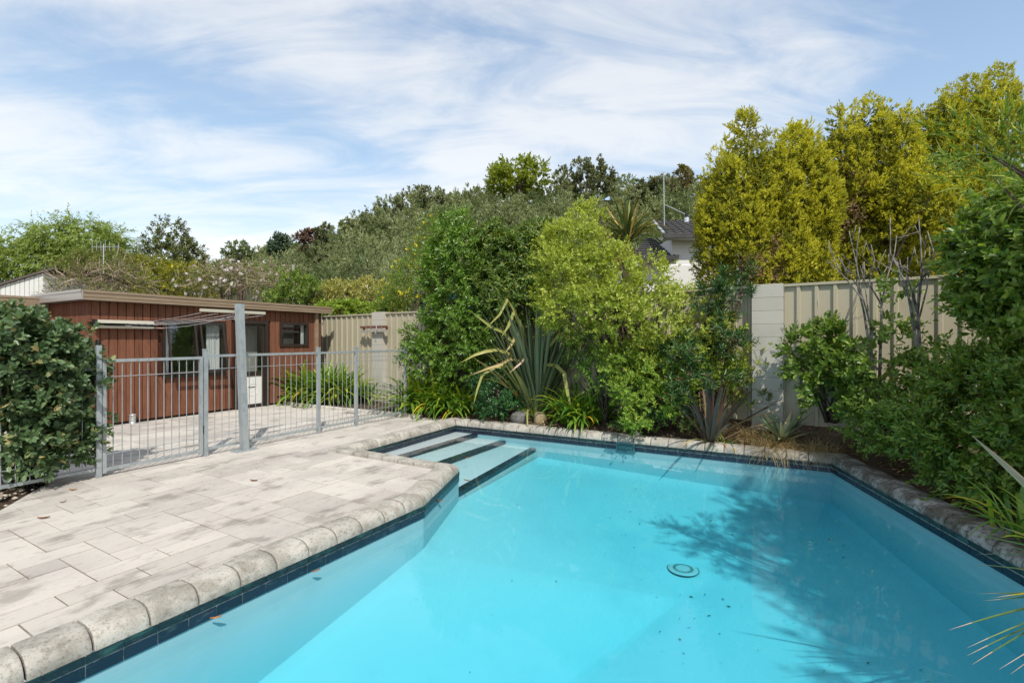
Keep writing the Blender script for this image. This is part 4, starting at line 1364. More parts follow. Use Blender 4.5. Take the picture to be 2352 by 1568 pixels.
# ------------------------------------------------------------------ neighbouring houses
def tiled_slope(p00, p10, p11, p01, rows, cols, name, mat, parent):
    """roof slope with stepped, wavy tile courses; p00-p10 is the eave, p01-p11 the ridge"""
    p00, p10, p11, p01 = (Vector(p) for p in (p00, p10, p11, p01))
    nrm = (p10 - p00).cross(p01 - p00).normalized()
    if nrm.z < 0:
        nrm = -nrm
    m = MB()
    for r in range(rows):
        a0, a1 = p00.lerp(p01, r / rows), p10.lerp(p11, r / rows)
        b0, b1 = p00.lerp(p01, (r + 1) / rows), p10.lerp(p11, (r + 1) / rows)
        base = len(m.v)
        for c in range(cols * 4 + 1):
            f = c / (cols * 4)
            wv_ = 0.022 * math.sin(c * math.pi / 2 + 0.4)
            m.v.append(tuple(a0.lerp(a1, f) + nrm * (0.05 + wv_)))
            m.v.append(tuple(b0.lerp(b1, f) + nrm * (0.012 + wv_)))
            m.v.append(tuple(a0.lerp(a1, f) + nrm * 0.0))
        for c in range(cols * 4):
            i = base + c * 3
            m.f.append((i, i + 3, i + 4, i + 1))
            m.f.append((i + 2, i + 5, i + 3, i))
    return m.build(name, mat, parent)

# house on the right behind the shrubs
HY = 19.0
hb = at(1560, 780, HY)
house = empty('neighbour_house', (hb.x, HY, 0))
tag(house, 'white two-level house with charcoal tiled roofs behind the shrubs', 'house')
def hl(u, v, dy=0.0):
    p = at(u, v, HY + dy)
    return (p.x - hb.x, dy, p.z)
x_l = hl(1462, 600)[0]
x_m = hl(1543, 600)[0]
x_r = hl(1760, 600)[0]
ze = hl(1540, 590)[2]
zu = hl(1540, 545)[2]
MB().box((x_l + 0.25, 0.5, 0.0), (x_m - 0.01, 6.5, ze)).build('lower_wall', M['white_paint'], house)
MB().box((x_m, 0.0, 0.0), (x_r, 7.0, zu)).build('upper_wall', M['white_paint'], house)
lr = tiled_slope((x_l - 0.2, -0.1, ze), (x_m + 0.25, -0.1, ze), (x_m + 0.25, 2.9, ze + 1.35), (x_l + 1.2, 2.9, ze + 1.35), 9, 9, 'lower_roof', M['roof_tile'], house)
ur = tiled_slope((x_m - 0.45, -0.5, zu), (x_r + 0.4, -0.5, zu), (x_r + 0.4, 3.2, zu + 1.45), (x_m + 0.15, 3.2, zu + 1.45), 9, 14, 'upper_roof', M['roof_tile'], house)
MB().box((x_l - 0.3, -0.22, ze - 0.14), (x_m + 0.2, -0.11, ze + 0.02)).build('gutter', M['roof_tile'], lr)
MB().box((x_l - 0.2, -0.10, ze - 0.12), (x_m - 0.01, 0.49, ze - 0.06)).build('soffit', M['white_paint'], lr)
MB().box((x_m - 0.5, -0.62, zu - 0.15), (x_r + 0.4, -0.51, zu + 0.02)).build('gutter', M['roof_tile'], ur)
MB().box((x_m - 0.44, -0.50, zu - 0.13), (x_r, 0.0 - 0.005, zu - 0.07)).build('soffit', M['white_paint'], ur)
MB().tube([(x_m - 0.47, -0.52, zu + 0.05), (x_m + 0.15, 3.2, zu + 1.52)], 0.05, 6).build('barge_trim', M['alu'], ur)
fx = hl(1577, 500, 2.5)
flu = MB().tube([(fx[0], 2.5, zu + 1.0), (fx[0], 2.5, fx[2])], 0.11, 12).build('flue', M['alu'], ur)
MB().tube([(fx[0], 2.5, fx[2] + 0.002), (fx[0], 2.5, fx[2] + 0.22)], 0.075, 12).build('flue_cap', M['black_plastic'], flu)
# white rendered garden wall in front of it
gw = at(1560, 640, 15.0)
gwl = MB().bbox((-0.55, -0.12, 0.0), (0.9, 0.12, at(0, 608, 15.0).z), 0.03).build('rendered_wall', M['white_paint'], None, loc=(gw.x, 15.0, 0))
tag(gwl, 'white rendered wall end among flowers in front of the tiled house', 'wall')
# roof aerial with a brace
ab = at(1526, 505, 20.5)
an = empty('tv_aerial', (ab.x, 20.5, ab.z - 0.25))
tag(an, 'tall thin roof aerial on a braced pole over the tiled house', 'aerial')
top = at(1522, 395, 20.5).z - ab.z + 0.25
MB().tube([(0, 0, 0), (-0.03, 0, top)], 0.022, 6).build('pole', M['galv'], an)
brc = at(1573, 492, 20.5)
MB().tube([(0, 0, at(0, 470, 20.5).z - ab.z + 0.25), (brc.x - ab.x, 0, brc.z - ab.z + 0.25)], 0.025, 6).build('brace', M['galv'], an)
MB().tube([(-0.35, -0.3, top - 0.25), (0.2, 0.25, top - 0.12)], 0.012, 5).build('boom', M['galv'], an)
for k in range(4):
    f = k / 3
    p = Vector((-0.35, -0.3, top - 0.25)).lerp(Vector((0.2, 0.25, top - 0.12)), f)
    MB().tube([p + Vector((0.10, -0.1, -0.28)), p + Vector((-0.10, 0.1, 0.28))], 0.0045, 4).build('element', M['mortar'], an)

# house at the far left
LY = 17.0
hb2 = at(20, 780, LY)
h2 = empty('neighbour_house', (hb2.x, LY, 0))
tag(h2, 'white weatherboard gable with a brown tiled roof at the left edge', 'house')
def h2l(u, v):
    p = at(u, v, LY)
    return (p.x - hb2.x, p.z)
xa, za = h2l(-140, 735)
xb, zb = h2l(100, 627)
zt_l = h2l(-140, 690)[1]
# gable wall clad in vertical boards, top edge following the roof slope
nbd = 22
xs0 = h2l(-140, 700)[0]
zs0, zs1 = h2l(-140, 700)[1], h2l(100, 628)[1]
MB().add([(xs0, 0.03, 0), (xb, 0.03, 0), (xb, 0.03, zs1), (xs0, 0.03, zs0), (xs0, 5, 0), (xb, 5, 0), (xb, 5, zs1), (xs0, 5, zs0)],
         [(0, 1, 2, 3), (1, 5, 6, 2), (4, 0, 3, 7), (5, 4, 7, 6)]).build('wall', M['white_paint'], h2)
for k in range(nbd):
    f0, f1 = k / nbd, (k + 1) / nbd
    a_, b_ = xs0 + (xb - xs0) * f0 + 0.012, xs0 + (xb - xs0) * f1 - 0.012
    t0_, t1_ = zs0 + (zs1 - zs0) * f0, zs0 + (zs1 - zs0) * f1
    MB().add([(a_, 0.03, 0), (b_, 0.03, 0), (b_, 0.03, t1_), (a_, 0.03, t0_), (a_, 0, 0), (b_, 0, 0), (b_, 0, t1_), (a_, 0, t0_)],
             [(4, 5, 6, 7), (0, 4, 7, 3), (5, 1, 2, 6)]).build('board', M['white_paint'], h2)
rise = (zs1 - zs0) / (xb - xs0)
xe = h2l(135, 615)[0]
def rz_(x):
    return zs0 + (x - xs0) * rise + 0.06
tiled_slope((xs0 - 0.4, -0.08, rz_(xs0 - 0.4)), (xs0 - 0.4, 5.5, rz_(xs0 - 0.4)), (xe, 5.5, rz_(xe)), (xe, -0.08, rz_(xe)), 12, 12, 'roof', M['roof_brown'], h2)
MB().add([(xs0 - 0.4, -0.09, rz_(xs0 - 0.4) - 0.05), (xe, -0.09, rz_(xe) - 0.05), (xe, -0.09, rz_(xe) + 0.03), (xs0 - 0.4, -0.09, rz_(xs0 - 0.4) + 0.03),
          (xs0 - 0.4, -0.04, rz_(xs0 - 0.4) - 0.05), (xe, -0.04, rz_(xe) - 0.05)], [(0, 1, 2, 3), (0, 4, 5, 1)]).build('barge_board', M['roof_brown'], h2)
# aerial at the left
ab = at(238, 590, 22)
an = empty('tv_aerial', (ab.x, 22, 1.5))
tag(an, 'pale multi-element television aerial in front of the willow', 'aerial')
tz = at(0, 566, 22).z - 1.5
MB().tube([(0, 0, 0), (0, 0, tz + 0.1)], 0.02, 6).build('pole', M['alu'], an)
MB().tube([(-0.55, 0, tz - 0.02), (0.72, 0, tz - 0.02)], 0.012, 5).build('boom', M['alu'], an)
for k, hgt in enumerate((0.62, 0.3, 0.42, 0.5, 0.42, 0.22, 0.26)):
    x = -0.52 + k * 0.2
    MB().tube([(x, 0, tz - 0.1 - hgt * 0.25), (x, 0, tz + hgt * 0.55)], 0.009, 4).build('element', M['alu'], an)
# pale post standing among the shrubs behind the shed
pb = at(674, 640, 15.5)
pp = MB().tube([(0, 0, 0), (0.02, 0, 1.6), (0, 0, at(0, 608, 15.5).z)], [0.05, 0.048, 0.046], 7).build('timber_post', M['grey_timber'], None, loc=(pb.x, 15.5, 0))
tag(pp, 'pale weathered timber post rising from the shrubs behind the shed', 'post')
# dark green shade cloth behind the fence
gc = at(1040, 690, 13.2)
gcm = MB()
for i in range(9):
    x = -0.9 + 0.2 * i
    y = 0.04 * math.sin(i * 1.7)
    gcm.v += [(x, y, 0.0), (x, y + 0.02, 2.75), (x, y + 0.03, 2.75), (x, y + 0.03, 0.0)]
for i in range(8):
    j = i * 4
    gcm.f += [(j, j + 4, j + 5, j + 1), (j + 2, j + 6, j + 7, j + 3), (j + 1, j + 5, j + 6, j + 2)]
tag(gcm.build('shade_cloth', M['green_cloth'], None, loc=(gc.x, 13.2, 0)), 'dark green shade cloth panel glimpsed behind the fence and flowering shrubs', 'shade cloth')

# ------------------------------------------------------------------ plant builders
LEAF = {
    'quad': (np.array([(0, 0, 0), (0.45, 0.5, 0.05), (1, 0, -0.04), (0.45, -0.5, 0.05)], float), np.array([(0, 1, 2, 3)])),
    'fold': (np.array([(0, 0, 0), (0.42, 0.5, 0.09), (1, 0, -0.08), (0.42, -0.5, 0.09)], float), np.array([(0, 2, 1), (0, 3, 2)])),
    'oval': (np.array([(0, 0, 0), (0.26, 0.44, 0.06), (0.68, 0.46, 0.05), (1, 0, -0.05), (0.68, -0.46, 0.05), (0.26, -0.44, 0.06)], float), np.array([(0, 3, 2, 1), (0, 5, 4, 3)])),
}
def unit(a):
    return a / np.maximum(np.linalg.norm(a, axis=-1, keepdims=True), 1e-9)

def pxblobs(lst):
    out = []
    for (u, v, Y, ru, rv, ry) in lst:
        c = at(u, v, Y)
        out.append((np.array(c), np.array((ru / FPX * Y, ry, rv / FPX * Y))))
    return out

def clusters(rg, blobs, ncl, shell=(0.55, 1.02), low=-0.75, deep=0.55):
    C = np.array([b[0] for b in blobs])
    Rr = np.array([b[1] for b in blobs])
    w = (Rr[:, 0] * Rr[:, 2] + Rr[:, 1] * Rr[:, 2] + Rr[:, 0] * Rr[:, 1])
    n = int(ncl * 1.6)
    i = rg.choice(len(blobs), n, p=w / w.sum())
    d = unit(rg.normal(size=(n, 3)))
    ok = d[:, 2] > low
    rf = rg.uniform(shell[0] ** 2, shell[1] ** 2, n) ** 0.5
    P = C[i] + Rr[i] * d * rf[:, None]
    o = unit(d / Rr[i])
    for j in range(len(blobs)):
        q = (((P - C[j]) / Rr[j]) ** 2).sum(1)
        ok &= (q > deep) | (i == j)
    P, o = P[ok][:ncl], o[ok][:ncl]
    return P, o

def leaves_on(rg, P, O, crad, ntw, nlf, tlen, llen, up=0.35, spread=0.55, ang=55, droop=0.0, jit=0.35, nout=0.4):
    n = len(P) * ntw
    On = np.repeat(O, ntw, 0)
    base = np.repeat(P, ntw, 0) + rg.normal(size=(n, 3)) * crad * 0.5
    D = unit(np.repeat(O, ntw, 0) + np.array((0, 0, up)) + rg.normal(size=(n, 3)) * spread)
    tl = tlen * rg.uniform(0.6, 1.25, n)
    e1 = unit(np.cross(D, rg.normal(size=(n, 3))))
    e2 = np.cross(D, e1)
    LP, LD, LN, LL = [], [], [], []
    ph0 = rg.uniform(0, 6.28, n)
    for k in range(nlf):
        t = (k + 0.6) / nlf
        a = np.radians(ang) * (1.15 - 0.65 * t)
        ph = ph0 + k * 2.4
        side = e1 * np.cos(ph)[:, None] + e2 * np.sin(ph)[:, None]
        ld = D * np.cos(a) + side * np.sin(a) + rg.normal(size=(n, 3)) * 0.15
        ld[:, 2] -= droop
        ld = unit(ld)
        nn = D - (D * ld).sum(1, keepdims=True) * ld + rg.normal(size=(n, 3)) * jit + np.array((0, 0, 0.25)) + On * nout
        nn = unit(nn - (nn * ld).sum(1, keepdims=True) * ld)
        LP.append(base + D * (tl * t)[:, None])
        LD.append(ld)
        LN.append(nn)
        LL.append(llen * rg.uniform(0.65, 1.2, n) * (0.75 + 0.35 * math.sin(math.pi * min(1, t + 0.15))))
    return np.concatenate(LP), np.concatenate(LD), np.concatenate(LN), np.concatenate(LL), (base, D, tl)

def leaf_mesh(name, arr, wr, mat, kind='quad'):
    P, D, N, Ls = arr[:4]
    T, Fc = LEAF[kind]
    S = np.cross(N, D)
    V = P[:, None, :] + Ls[:, None, None] * (T[None, :, 0:1] * D[:, None, :] + T[None, :, 1:2] * wr * S[:, None, :] + T[None, :, 2:3] * N[:, None, :])
    k = len(T)
    F_ = (Fc[None] + (np.arange(len(P)) * k)[:, None, None]).reshape(-1, Fc.shape[1])
    return np_mesh(name, V.reshape(-1, 3), F_, mat)

def single_leaf_mesh(kind, wr, mat):
    T, Fc = LEAF[kind]
    m = bpy.data.meshes.new('leaf')
    m.from_pydata([(t[0], t[1] * wr, t[2]) for t in T], [], [tuple(int(i) for i in f) for f in Fc])
    m.materials.append(mat)
    return m

def split_singles(arr, n, parent, kind, wr, mat, base):
    """the n leaves that show largest become objects of their own; the rest is returned"""
    P, D, N, Ls = arr[:4]
    vis = (P[:, 1] > 0.5) & (np.abs(P[:, 0] / P[:, 1]) < 1.05)
    eye = np.array((0, 0, EYE))
    view = unit(P - eye)
    score = np.where(vis, Ls / np.linalg.norm(P - eye, axis=1) * (0.3 + np.abs((N * view).sum(1))), 0)
    if 'front' in arr[-1] if isinstance(arr[-1], dict) else False:
        pass
    pick = np.argsort(-score)[:n]
    mesh = single_leaf_mesh(kind, wr, mat)
    for i in pick:
        d, nn = Vector(D[i]), Vector(N[i])
        s = nn.cross(d)
        o = bpy.data.objects.new('leaf', mesh)
        COL.objects.link(o)
        o.parent = parent
        mt = Matrix((d, s, nn)).transposed().to_4x4()
        o.matrix_local = Matrix.Translation(Vector(P[i]) - Vector(base)) @ mt @ Matrix.Scale(float(Ls[i]), 4)
    keep = np.ones(len(P), bool)
    keep[pick] = False
    return tuple(a[keep] for a in (P, D, N, Ls))

def limbs(rg, base, targets, r0, parent, mat, name='branches', r1=0.006, bow=0.35, sides=5, start_spread=0.04):
    m = MB()
    base = np.array(base, float)
    for t in targets:
        b = base + np.array((rg.normal() * start_spread, rg.normal() * start_spread, 0))
        c = b + (t - b) * np.array((bow, bow, 0.62)) + rg.normal(size=3) * 0.06 * np.linalg.norm(t - b)
        pts = []
        for k in range(6):
            s = k / 5
            pts.append((1 - s) ** 2 * b + 2 * s * (1 - s) * c + s * s * t - base)
        rr = [r0 + (r1 - r0) * (k / 5) ** 0.7 for k in range(6)]
        m.tube(pts, rr, sides)
    return m.build(name, mat, parent, True)

ORIGIN = {}
def plant(name, label, cat, base, blobs, leaf, group=None, ncl=200, crad=0.1, ntw=6, nlf=6, tlen=0.12, llen=0.06, wr=0.5, kind='quad', seed=0,
          trunk=None, ntr=14, r0=0.03, up=0.35, spread=0.55, ang=55, droop=0.0, shell=(0.55, 1.02), low=-0.75, deep=0.55, singles=0, single_mat=None,
          crown='foliage', trunk_name='branches', bow=0.35, jit=0.35, nout=0.4, extra=()):
    rg = np.random.default_rng(seed + 1000)
    root = empty(name, base)
    tag(root, label, cat, group)
    base = np.array(base, float)
    P, O = clusters(rg, blobs, ncl, shell, low, deep)
    arr = leaves_on(rg, P, O, crad, ntw, nlf, tlen, llen, up, spread, ang, droop, jit, nout)
    if singles:
        arr = split_singles(arr, singles, root, kind, wr, single_mat, base)
    A_ = (arr[0] - base,) + tuple(arr[1:4])
    fo_ = link(crown, leaf_mesh(crown, A_, wr, leaf, kind), root)
    if singles:
        fo_['kind'] = 'stuff'
    if trunk is not None:
        sel = rg.choice(len(P), min(ntr, len(P)), replace=False)
        limbs(rg, base, P[sel], r0, root, trunk, trunk_name, bow=bow)
    for (nm, mt, frac, nl, sz, wr2, kd, off) in extra:      # flowers, dead tufts: sat on some of the clusters
        sel = rg.choice(len(P), max(1, int(len(P) * frac)), replace=False)
        ea = leaves_on(rg, P[sel] + O[sel] * off, O[sel], crad, 1, nl, sz * 0.6, sz, 0.2, 0.5, 65)
        link(nm, leaf_mesh(nm, (ea[0] - base,) + tuple(ea[1:4]), wr2, mt, kd), root)
    ORIGIN[name] = root
    return root

def blade_mesh(Ln, Wd, bend, nseg=7, fold=0.22, mats=(), tip_from=None, prof='strap', twist=0.0, edge=None):
    """a leaf blade standing on the origin, curving over towards +x; width along y"""
    m = MB()
    mi = []
    x = z = 0.0
    for i in range(nseg + 1):
        t = i / nseg
        a = bend * t ** 1.4
        if i:
            x += math.sin(a) * Ln / nseg
            z += math.cos(a) * Ln / nseg
        if prof == 'strap':
            w = Wd * min(1, 0.55 + 1.2 * t) * (1 - t ** 3.2) ** 0.6 + 0.001
        elif prof == 'sword':
            w = Wd * (0.75 + 0.25 * min(1, 4 * t)) * (1 - t ** 2.4) ** 0.8 + 0.001
        else:
            w = Wd * (0.62 + 0.6 * math.sin(math.pi * min(1, t * 1.15) ** 0.9) * 0.6) * (1 - t ** 2.2) ** 0.9 + 0.001
        n = Vector((-math.cos(a), 0, math.sin(a)))
        tw = twist * t
        cy_, cz_ = math.cos(tw), math.sin(tw)
        for s in (-1, 0, 1):
            p = Vector((x, 0, z)) + Vector((0, s * w / 2 * cy_, 0)) + n * (abs(s) * fold * w + s * w / 2 * cz_)
            m.v.append(tuple(p))
    for i in range(nseg):
        for s in (0, 1):
            q = i * 3 + s
            m.f.append((q, q + 1, q + 4, q + 3))
            mi.append(1 if (tip_from is not None and i >= tip_from) else 0)
    me = m.mesh('leaf', None, True)
    for mt in mats:
        me.materials.append(mt)
    me.polygons.foreach_set('material_index', mi)
    return me

def blade_plant(name, label, cat, base, specs, group=None, seed=0, zjit=0.0, child='leaf'):
    """specs: dict(n, L, W, bend, th, mat, prof, spread, az)"""
    rg = random.Random(seed)
    root = empty(name, base)
    tag(root, label, cat, group)
    for sp in specs:
        var = []
        for k in range(sp.get('nvar', 5)):
            f = k / max(1, sp.get('nvar', 5) - 1)
            var.append(blade_mesh(1.0, sp['W'], sp['bend'][0] + (sp['bend'][1] - sp['bend'][0]) * f, sp.get('seg', 7), sp.get('fold', 0.2), sp['mats'], sp.get('tip'), sp.get('prof', 'strap'), sp.get('twist', 0) * (f - 0.5)))
        for i in range(sp['n']):
            o = bpy.data.objects.new(sp.get('child', child), rg.choice(var))
            COL.objects.link(o)
            o.parent = root
            az = rg.uniform(*sp.get('az', (0, 2 * math.pi)))
            th = rg.uniform(*sp['th'])
            ln = rg.uniform(*sp['L'])
            s = sp.get('spread', 0.06)
            r = s * math.sqrt(rg.random())
            if sp.get('radial', True):
                px, py = r * math.cos(az), r * math.sin(az)
            else:
                a2 = rg.uniform(0, 6.28)
                px, py = sp.get('sx', 1) * r * math.cos(a2), sp.get('sy', 1) * r * math.sin(a2)
            pz = rg.uniform(*sp.get('z', (0, 0)))
            wsc = rg.uniform(0.8, 1.2)
            o.matrix_local = Matrix.Translation((px, py, pz)) @ Matrix.Rotation(az, 4, 'Z') @ Matrix.Rotation(th, 4, 'Y') @ Matrix.Rotation(rg.uniform(-0.35, 0.35), 4, 'Z') @ Matrix.Diagonal((ln, ln * wsc, ln, 1))
    return root

# ------------------------------------------------------------------ hillside
CREST = [(-1500, 700), (-300, 700), (0, 690), (300, 665), (460, 640), (620, 606), (720, 572), (830, 538), (930, 500), (1040, 480), (1150, 470), (1300, 462), (1560, 452), (2000, 440), (2352, 430), (3600, 430)]
YC = 95.0
def crest_z(r):
    u = CPX + r * FPX
    v = np.interp(u, [c[0] for c in CREST], [c[1] for c in CREST])
    return EYE + (HPX - v) / FPX * YC
def hill_z(x, y):
    r = x / np.maximum(y, 1.0)
    t = np.clip((y - 21.0) / (YC - 21.0), 0, 1)
    prof = t * (0.72 + 0.28 * t)
    zc = crest_z(r)
    back = np.clip((y - YC) / 120.0, 0, 1)
    return -0.05 + (zc + 0.05) * prof * (1 - 0.25 * back)
rr_ = np.linspace(-1.6, 1.9, 90)
yy_ = np.concatenate([np.linspace(20.5, 95, 46), np.linspace(102, 240, 10)])
RR, YY = np.meshgrid(rr_, yy_)
XX = RR * YY
ZZ = hill_z(XX, YY) + np.random.default_rng(3).normal(0, 0.12, XX.shape) * (YY > 22)
idx = np.arange(XX.size).reshape(XX.shape)
Q = np.stack([idx[:-1, :-1], idx[:-1, 1:], idx[1:, 1:], idx[1:, :-1]], -1).reshape(-1, 4)
ho = link('hillside', np_mesh('hillside', np.stack([XX, YY, ZZ], -1).reshape(-1, 3), Q, M['hill'], True))
tag(ho, 'wooded hillside rising to the right behind the houses', kind='structure')

rg = np.random.default_rng(12)
allP, allD, allN, allL = [], [], [], []
cnt = 0
while cnt < 800:
    Y = 24 + (rg.random() ** 0.75) * 70
    r = rg.uniform(-0.70, 0.48) if cnt < 650 else rg.uniform(0.48, 1.05)
    if r < -0.46 and Y < 60:
        continue
    x = r * Y
    z = float(hill_z(np.array([x]), np.array([Y]))[0])
    hgt = rg.uniform(2.3, 4.2) * (1.15 if Y > 60 else 0.95)
    rad = hgt * rg.uniform(0.36, 0.52)
    if r < -0.3:
        hgt *= 0.75
    c = np.array((x, Y, z + hgt * 0.55))
    size = 0.0065 * Y
    n_ = int(np.clip(950 * (32 / Y) ** 0.9, 240, 950))
    ncl_ = max(8, n_ // 22)
    bl = [(c + np.array((rg.normal() * rad * 0.3, rg.normal() * rad * 0.3, rg.normal() * 0.2 * hgt)), np.array((rad * 0.8, rad * 0.8, hgt * 0.45))) for _ in range(2)]
    P, O = clusters(rg, bl, ncl_, (0.5, 1.05), -0.5, 0.4)
    a = leaves_on(rg, P, O, rad * 0.22, 3, 7, rad * 0.35, size, 0.7, 0.45, 35)
    allP.append(a[0]); allD.append(a[1]); allN.append(a[2]); allL.append(a[3])
    cnt += 1
arr = tuple(np.concatenate(q) for q in (allP, allD, allN, allL))
sco = link('hillside_scrub', leaf_mesh('hillside_scrub', arr, 0.34, L['olive'], 'quad'))
tag(sco, 'grey-green olive scrub covering the hillside as one mass', kind='stuff')

def far_tree(name, label, Y, blobs, leaf, seed, n=120, ls=0.0075, trunk_h=2.0, bark='bark', wr=0.45, ang=45, up=0.4, ntr=10, r0=None, crad=None, base_u=None, group='trees on the hill skyline', nlf=7, ntw=4, shell=(0.4, 1.03), droop=0):
    bl = pxblobs(blobs)
    c = np.mean([b[0] for b in bl], 0)
    x = c[0] if base_u is None else (base_u - CPX) / FPX * Y
    z = float(hill_z(np.array([x]), np.array([Y]))[0]) if Y > 21 else 0.0
    mean_r = np.mean([b[1][0] for b in bl])
    plant(name, label, 'tree', (x, Y, z - 0.1), bl, leaf, group, ncl=n, crad=crad or mean_r * 0.22, ntw=ntw, nlf=nlf, tlen=mean_r * 0.28, llen=ls * Y, wr=wr, seed=seed,
          trunk=M[bark], ntr=ntr, r0=r0 or 0.0035 * Y, up=up, ang=ang, crown='crown', trunk_name='trunk', shell=shell, deep=0.35, bow=0.2, droop=droop)

far_tree('gum_tree', 'broad dark gum tree on the skyline left of the bright green tree', 88, [(880, 500, 88, 42, 24, 3.5), (940, 475, 88, 34, 30, 3), (985, 458, 88, 34, 22, 3), (1025, 468, 88, 26, 18, 2.5), (920, 505, 88, 60, 22, 3)], L['gum'], 31, 170, bark='bark_grey', group=None)
far_tree('gum_tree', 'tall ragged gum tree on the skyline right of the bright green tree', 86, [(1335, 395, 86, 22, 24, 2), (1365, 385, 86, 20, 22, 2), (1305, 410, 86, 24, 26, 2), (1340, 425, 86, 40, 26, 3), (1390, 405, 86, 18, 22, 2), (1385, 430, 86, 26, 14, 2), (1300, 435, 86, 24, 16, 2)], L['gum'], 32, 150, bark='bark_grey', group=None)
far_tree('gum_tree', 'brownish rounded gum tree on the skyline behind the conifers', 84, [(1568, 410, 84, 24, 22, 2.5), (1555, 430, 84, 26, 16, 2.5)], L['gum_brown'], 33, 70, bark='bark_grey', group=None)
far_tree('spring_tree', 'bright yellow-green spreading tree standing out on the skyline', 82, [(1185, 400, 82, 50, 32, 4.5), (1150, 415, 82, 38, 26, 4), (1225, 405, 82, 34, 32, 4), (1190, 425, 82, 62, 22, 4.5)], L['oak'], 34, 210, ls=0.0065, wr=0.6, group=None, ntr=22)
far_tree('gum_tree', 'low dark gum tree at the left end of the skyline ridge', 90, [(855, 515, 90, 26, 15, 2.5), (840, 522, 90, 18, 10, 2)], L['gum'], 35, 60, bark='bark_grey', group=None)
far_tree('cypress_tree', 'tiny pointed dark cypress on the skyline ridge', 94, [(812, 519, 94, 3.6, 13, 0.4), (812, 525, 94, 4.6, 9, 0.4)], L['darkpine'], 36, 30, ls=0.004, up=1.5, ang=20, group=None)
far_tree('pine_tree', 'dark blue-green rounded pine low on the skyline', 78, [(640, 562, 78, 20, 22, 1.6), (650, 575, 78, 24, 16, 1.6)], L['darkpine'], 37, 70, group=None)
far_tree('copper_tree', 'reddish-brown tree among the scrub near the skyline', 74, [(725, 552, 74, 26, 22, 1.8), (705, 545, 74, 20, 14, 1.6), (745, 560, 74, 22, 18, 1.6)], L['redbrown'], 38, 70, group=None)
far_tree('slender_tree', 'feathery upright tree left of the tiny cypress', 72, [(745, 535, 72, 16, 26, 1.2), (750, 560, 72, 24, 22, 1.4)], L['gum'], 39, 60, up=0.9, group=None)
far_tree('slender_tree', 'narrow feathery tree just below the tiny cypress', 70, [(793, 525, 70, 9, 26, 0.8), (795, 550, 70, 14, 20, 1)], L['olive'], 40, 45, up=0.9, group=None)
far_tree('round_tree', 'small grey-green rounded tree above the blossom shrubs', 42, [(552, 580, 42, 24, 22, 1.2), (535, 592, 42, 26, 18, 1.2), (570, 590, 42, 18, 20, 1)], L['olive'], 41, 90, ls=0.006, group=None)
far_tree('round_tree', 'dark olive tree at the foot of the bright green tree', 80, [(1090, 470, 80, 30, 24, 2.2), (1070, 480, 80, 24, 16, 2)], L['gum'], 42, 80, group=None)
far_tree('round_tree', 'dark olive tree between the tall gum and the roof aerial', 80, [(1490, 440, 80, 30, 24, 2.4), (1510, 430, 80, 20, 20, 2), (1465, 450, 80, 20, 18, 2)], L['gum'], 43, 100, group=None)

# trees and shrubs beyond the shed
plant('willow_tree', 'large pale green weeping willow at the left behind the shed', 'tree', (at(150, 780, 44).x, 44, 0), pxblobs([(60, 595, 44, 60, 55, 2.4), (120, 560, 44, 60, 50, 2.4), (190, 545, 44, 60, 46, 2.4), (245, 575, 44, 50, 50, 2.2), (150, 610, 44, 130, 50, 2.5), (20, 620, 44, 60, 40, 2.2), (270, 610, 44, 35, 40, 2)]),
      L['willow'], None, ncl=850, crad=0.5, ntw=5, nlf=9, tlen=0.9, llen=0.36, wr=0.28, seed=51, trunk=M['bark'], ntr=26, r0=0.22, up=-0.7, spread=0.5, ang=35, droop=0.5, crown='crown', trunk_name='trunk', low=-0.95, deep=0.4, shell=(0.45, 1.04))
plant('magnolia_tree', 'dark olive cone-shaped tree standing above the shed roof', 'tree', (at(388, 780, 22).x, 22, 0), pxblobs([(392, 535, 22, 30, 30, 0.7), (388, 565, 22, 46, 36, 1), (392, 600, 22, 66, 42, 1.3), (385, 640, 22, 72, 46, 1.4), (440, 590, 22, 24, 30, 0.7)]),
      L['magnolia'], None, ncl=330, crad=0.14, ntw=5, nlf=8, tlen=0.22, llen=0.13, wr=0.42, kind='fold', seed=52, trunk=M['bark'], ntr=20, r0=0.09, crown='crown', trunk_name='trunk', shell=(0.45, 1.06))
plant('yellow_shrub', 'yellow-flecked green shrub below the dark olive tree', 'shrub', (at(390, 780, 19).x, 19, 0), pxblobs([(370, 640, 19, 60, 36, 1.0), (430, 640, 19, 50, 32, 1.0), (350, 620, 19, 40, 26, 0.8), (400, 670, 19, 90, 30, 1.0)]),
      L['yellowgreen'], None, ncl=260, crad=0.12, ntw=5, nlf=7, tlen=0.2, llen=0.11, wr=0.45, seed=53, trunk=M['bark'], ntr=14, r0=0.04, extra=[('blossom', L['yellowflower'], 0.22, 4, 0.08, 0.8, 'quad', 0.05)])
plant('bushy_tree', 'yellow-green bushy tree in front of the willow', 'tree', (at(245, 780, 24).x, 24, 0), pxblobs([(240, 600, 24, 50, 32, 1.2), (200, 625, 24, 60, 28, 1.2), (280, 625, 24, 50, 30, 1.1)]),
      L['mixed'], None, ncl=240, crad=0.15, ntw=5, nlf=7, tlen=0.25, llen=0.13, wr=0.42, seed=54, trunk=M['bark'], ntr=16, r0=0.06, crown='crown', trunk_name='trunk')
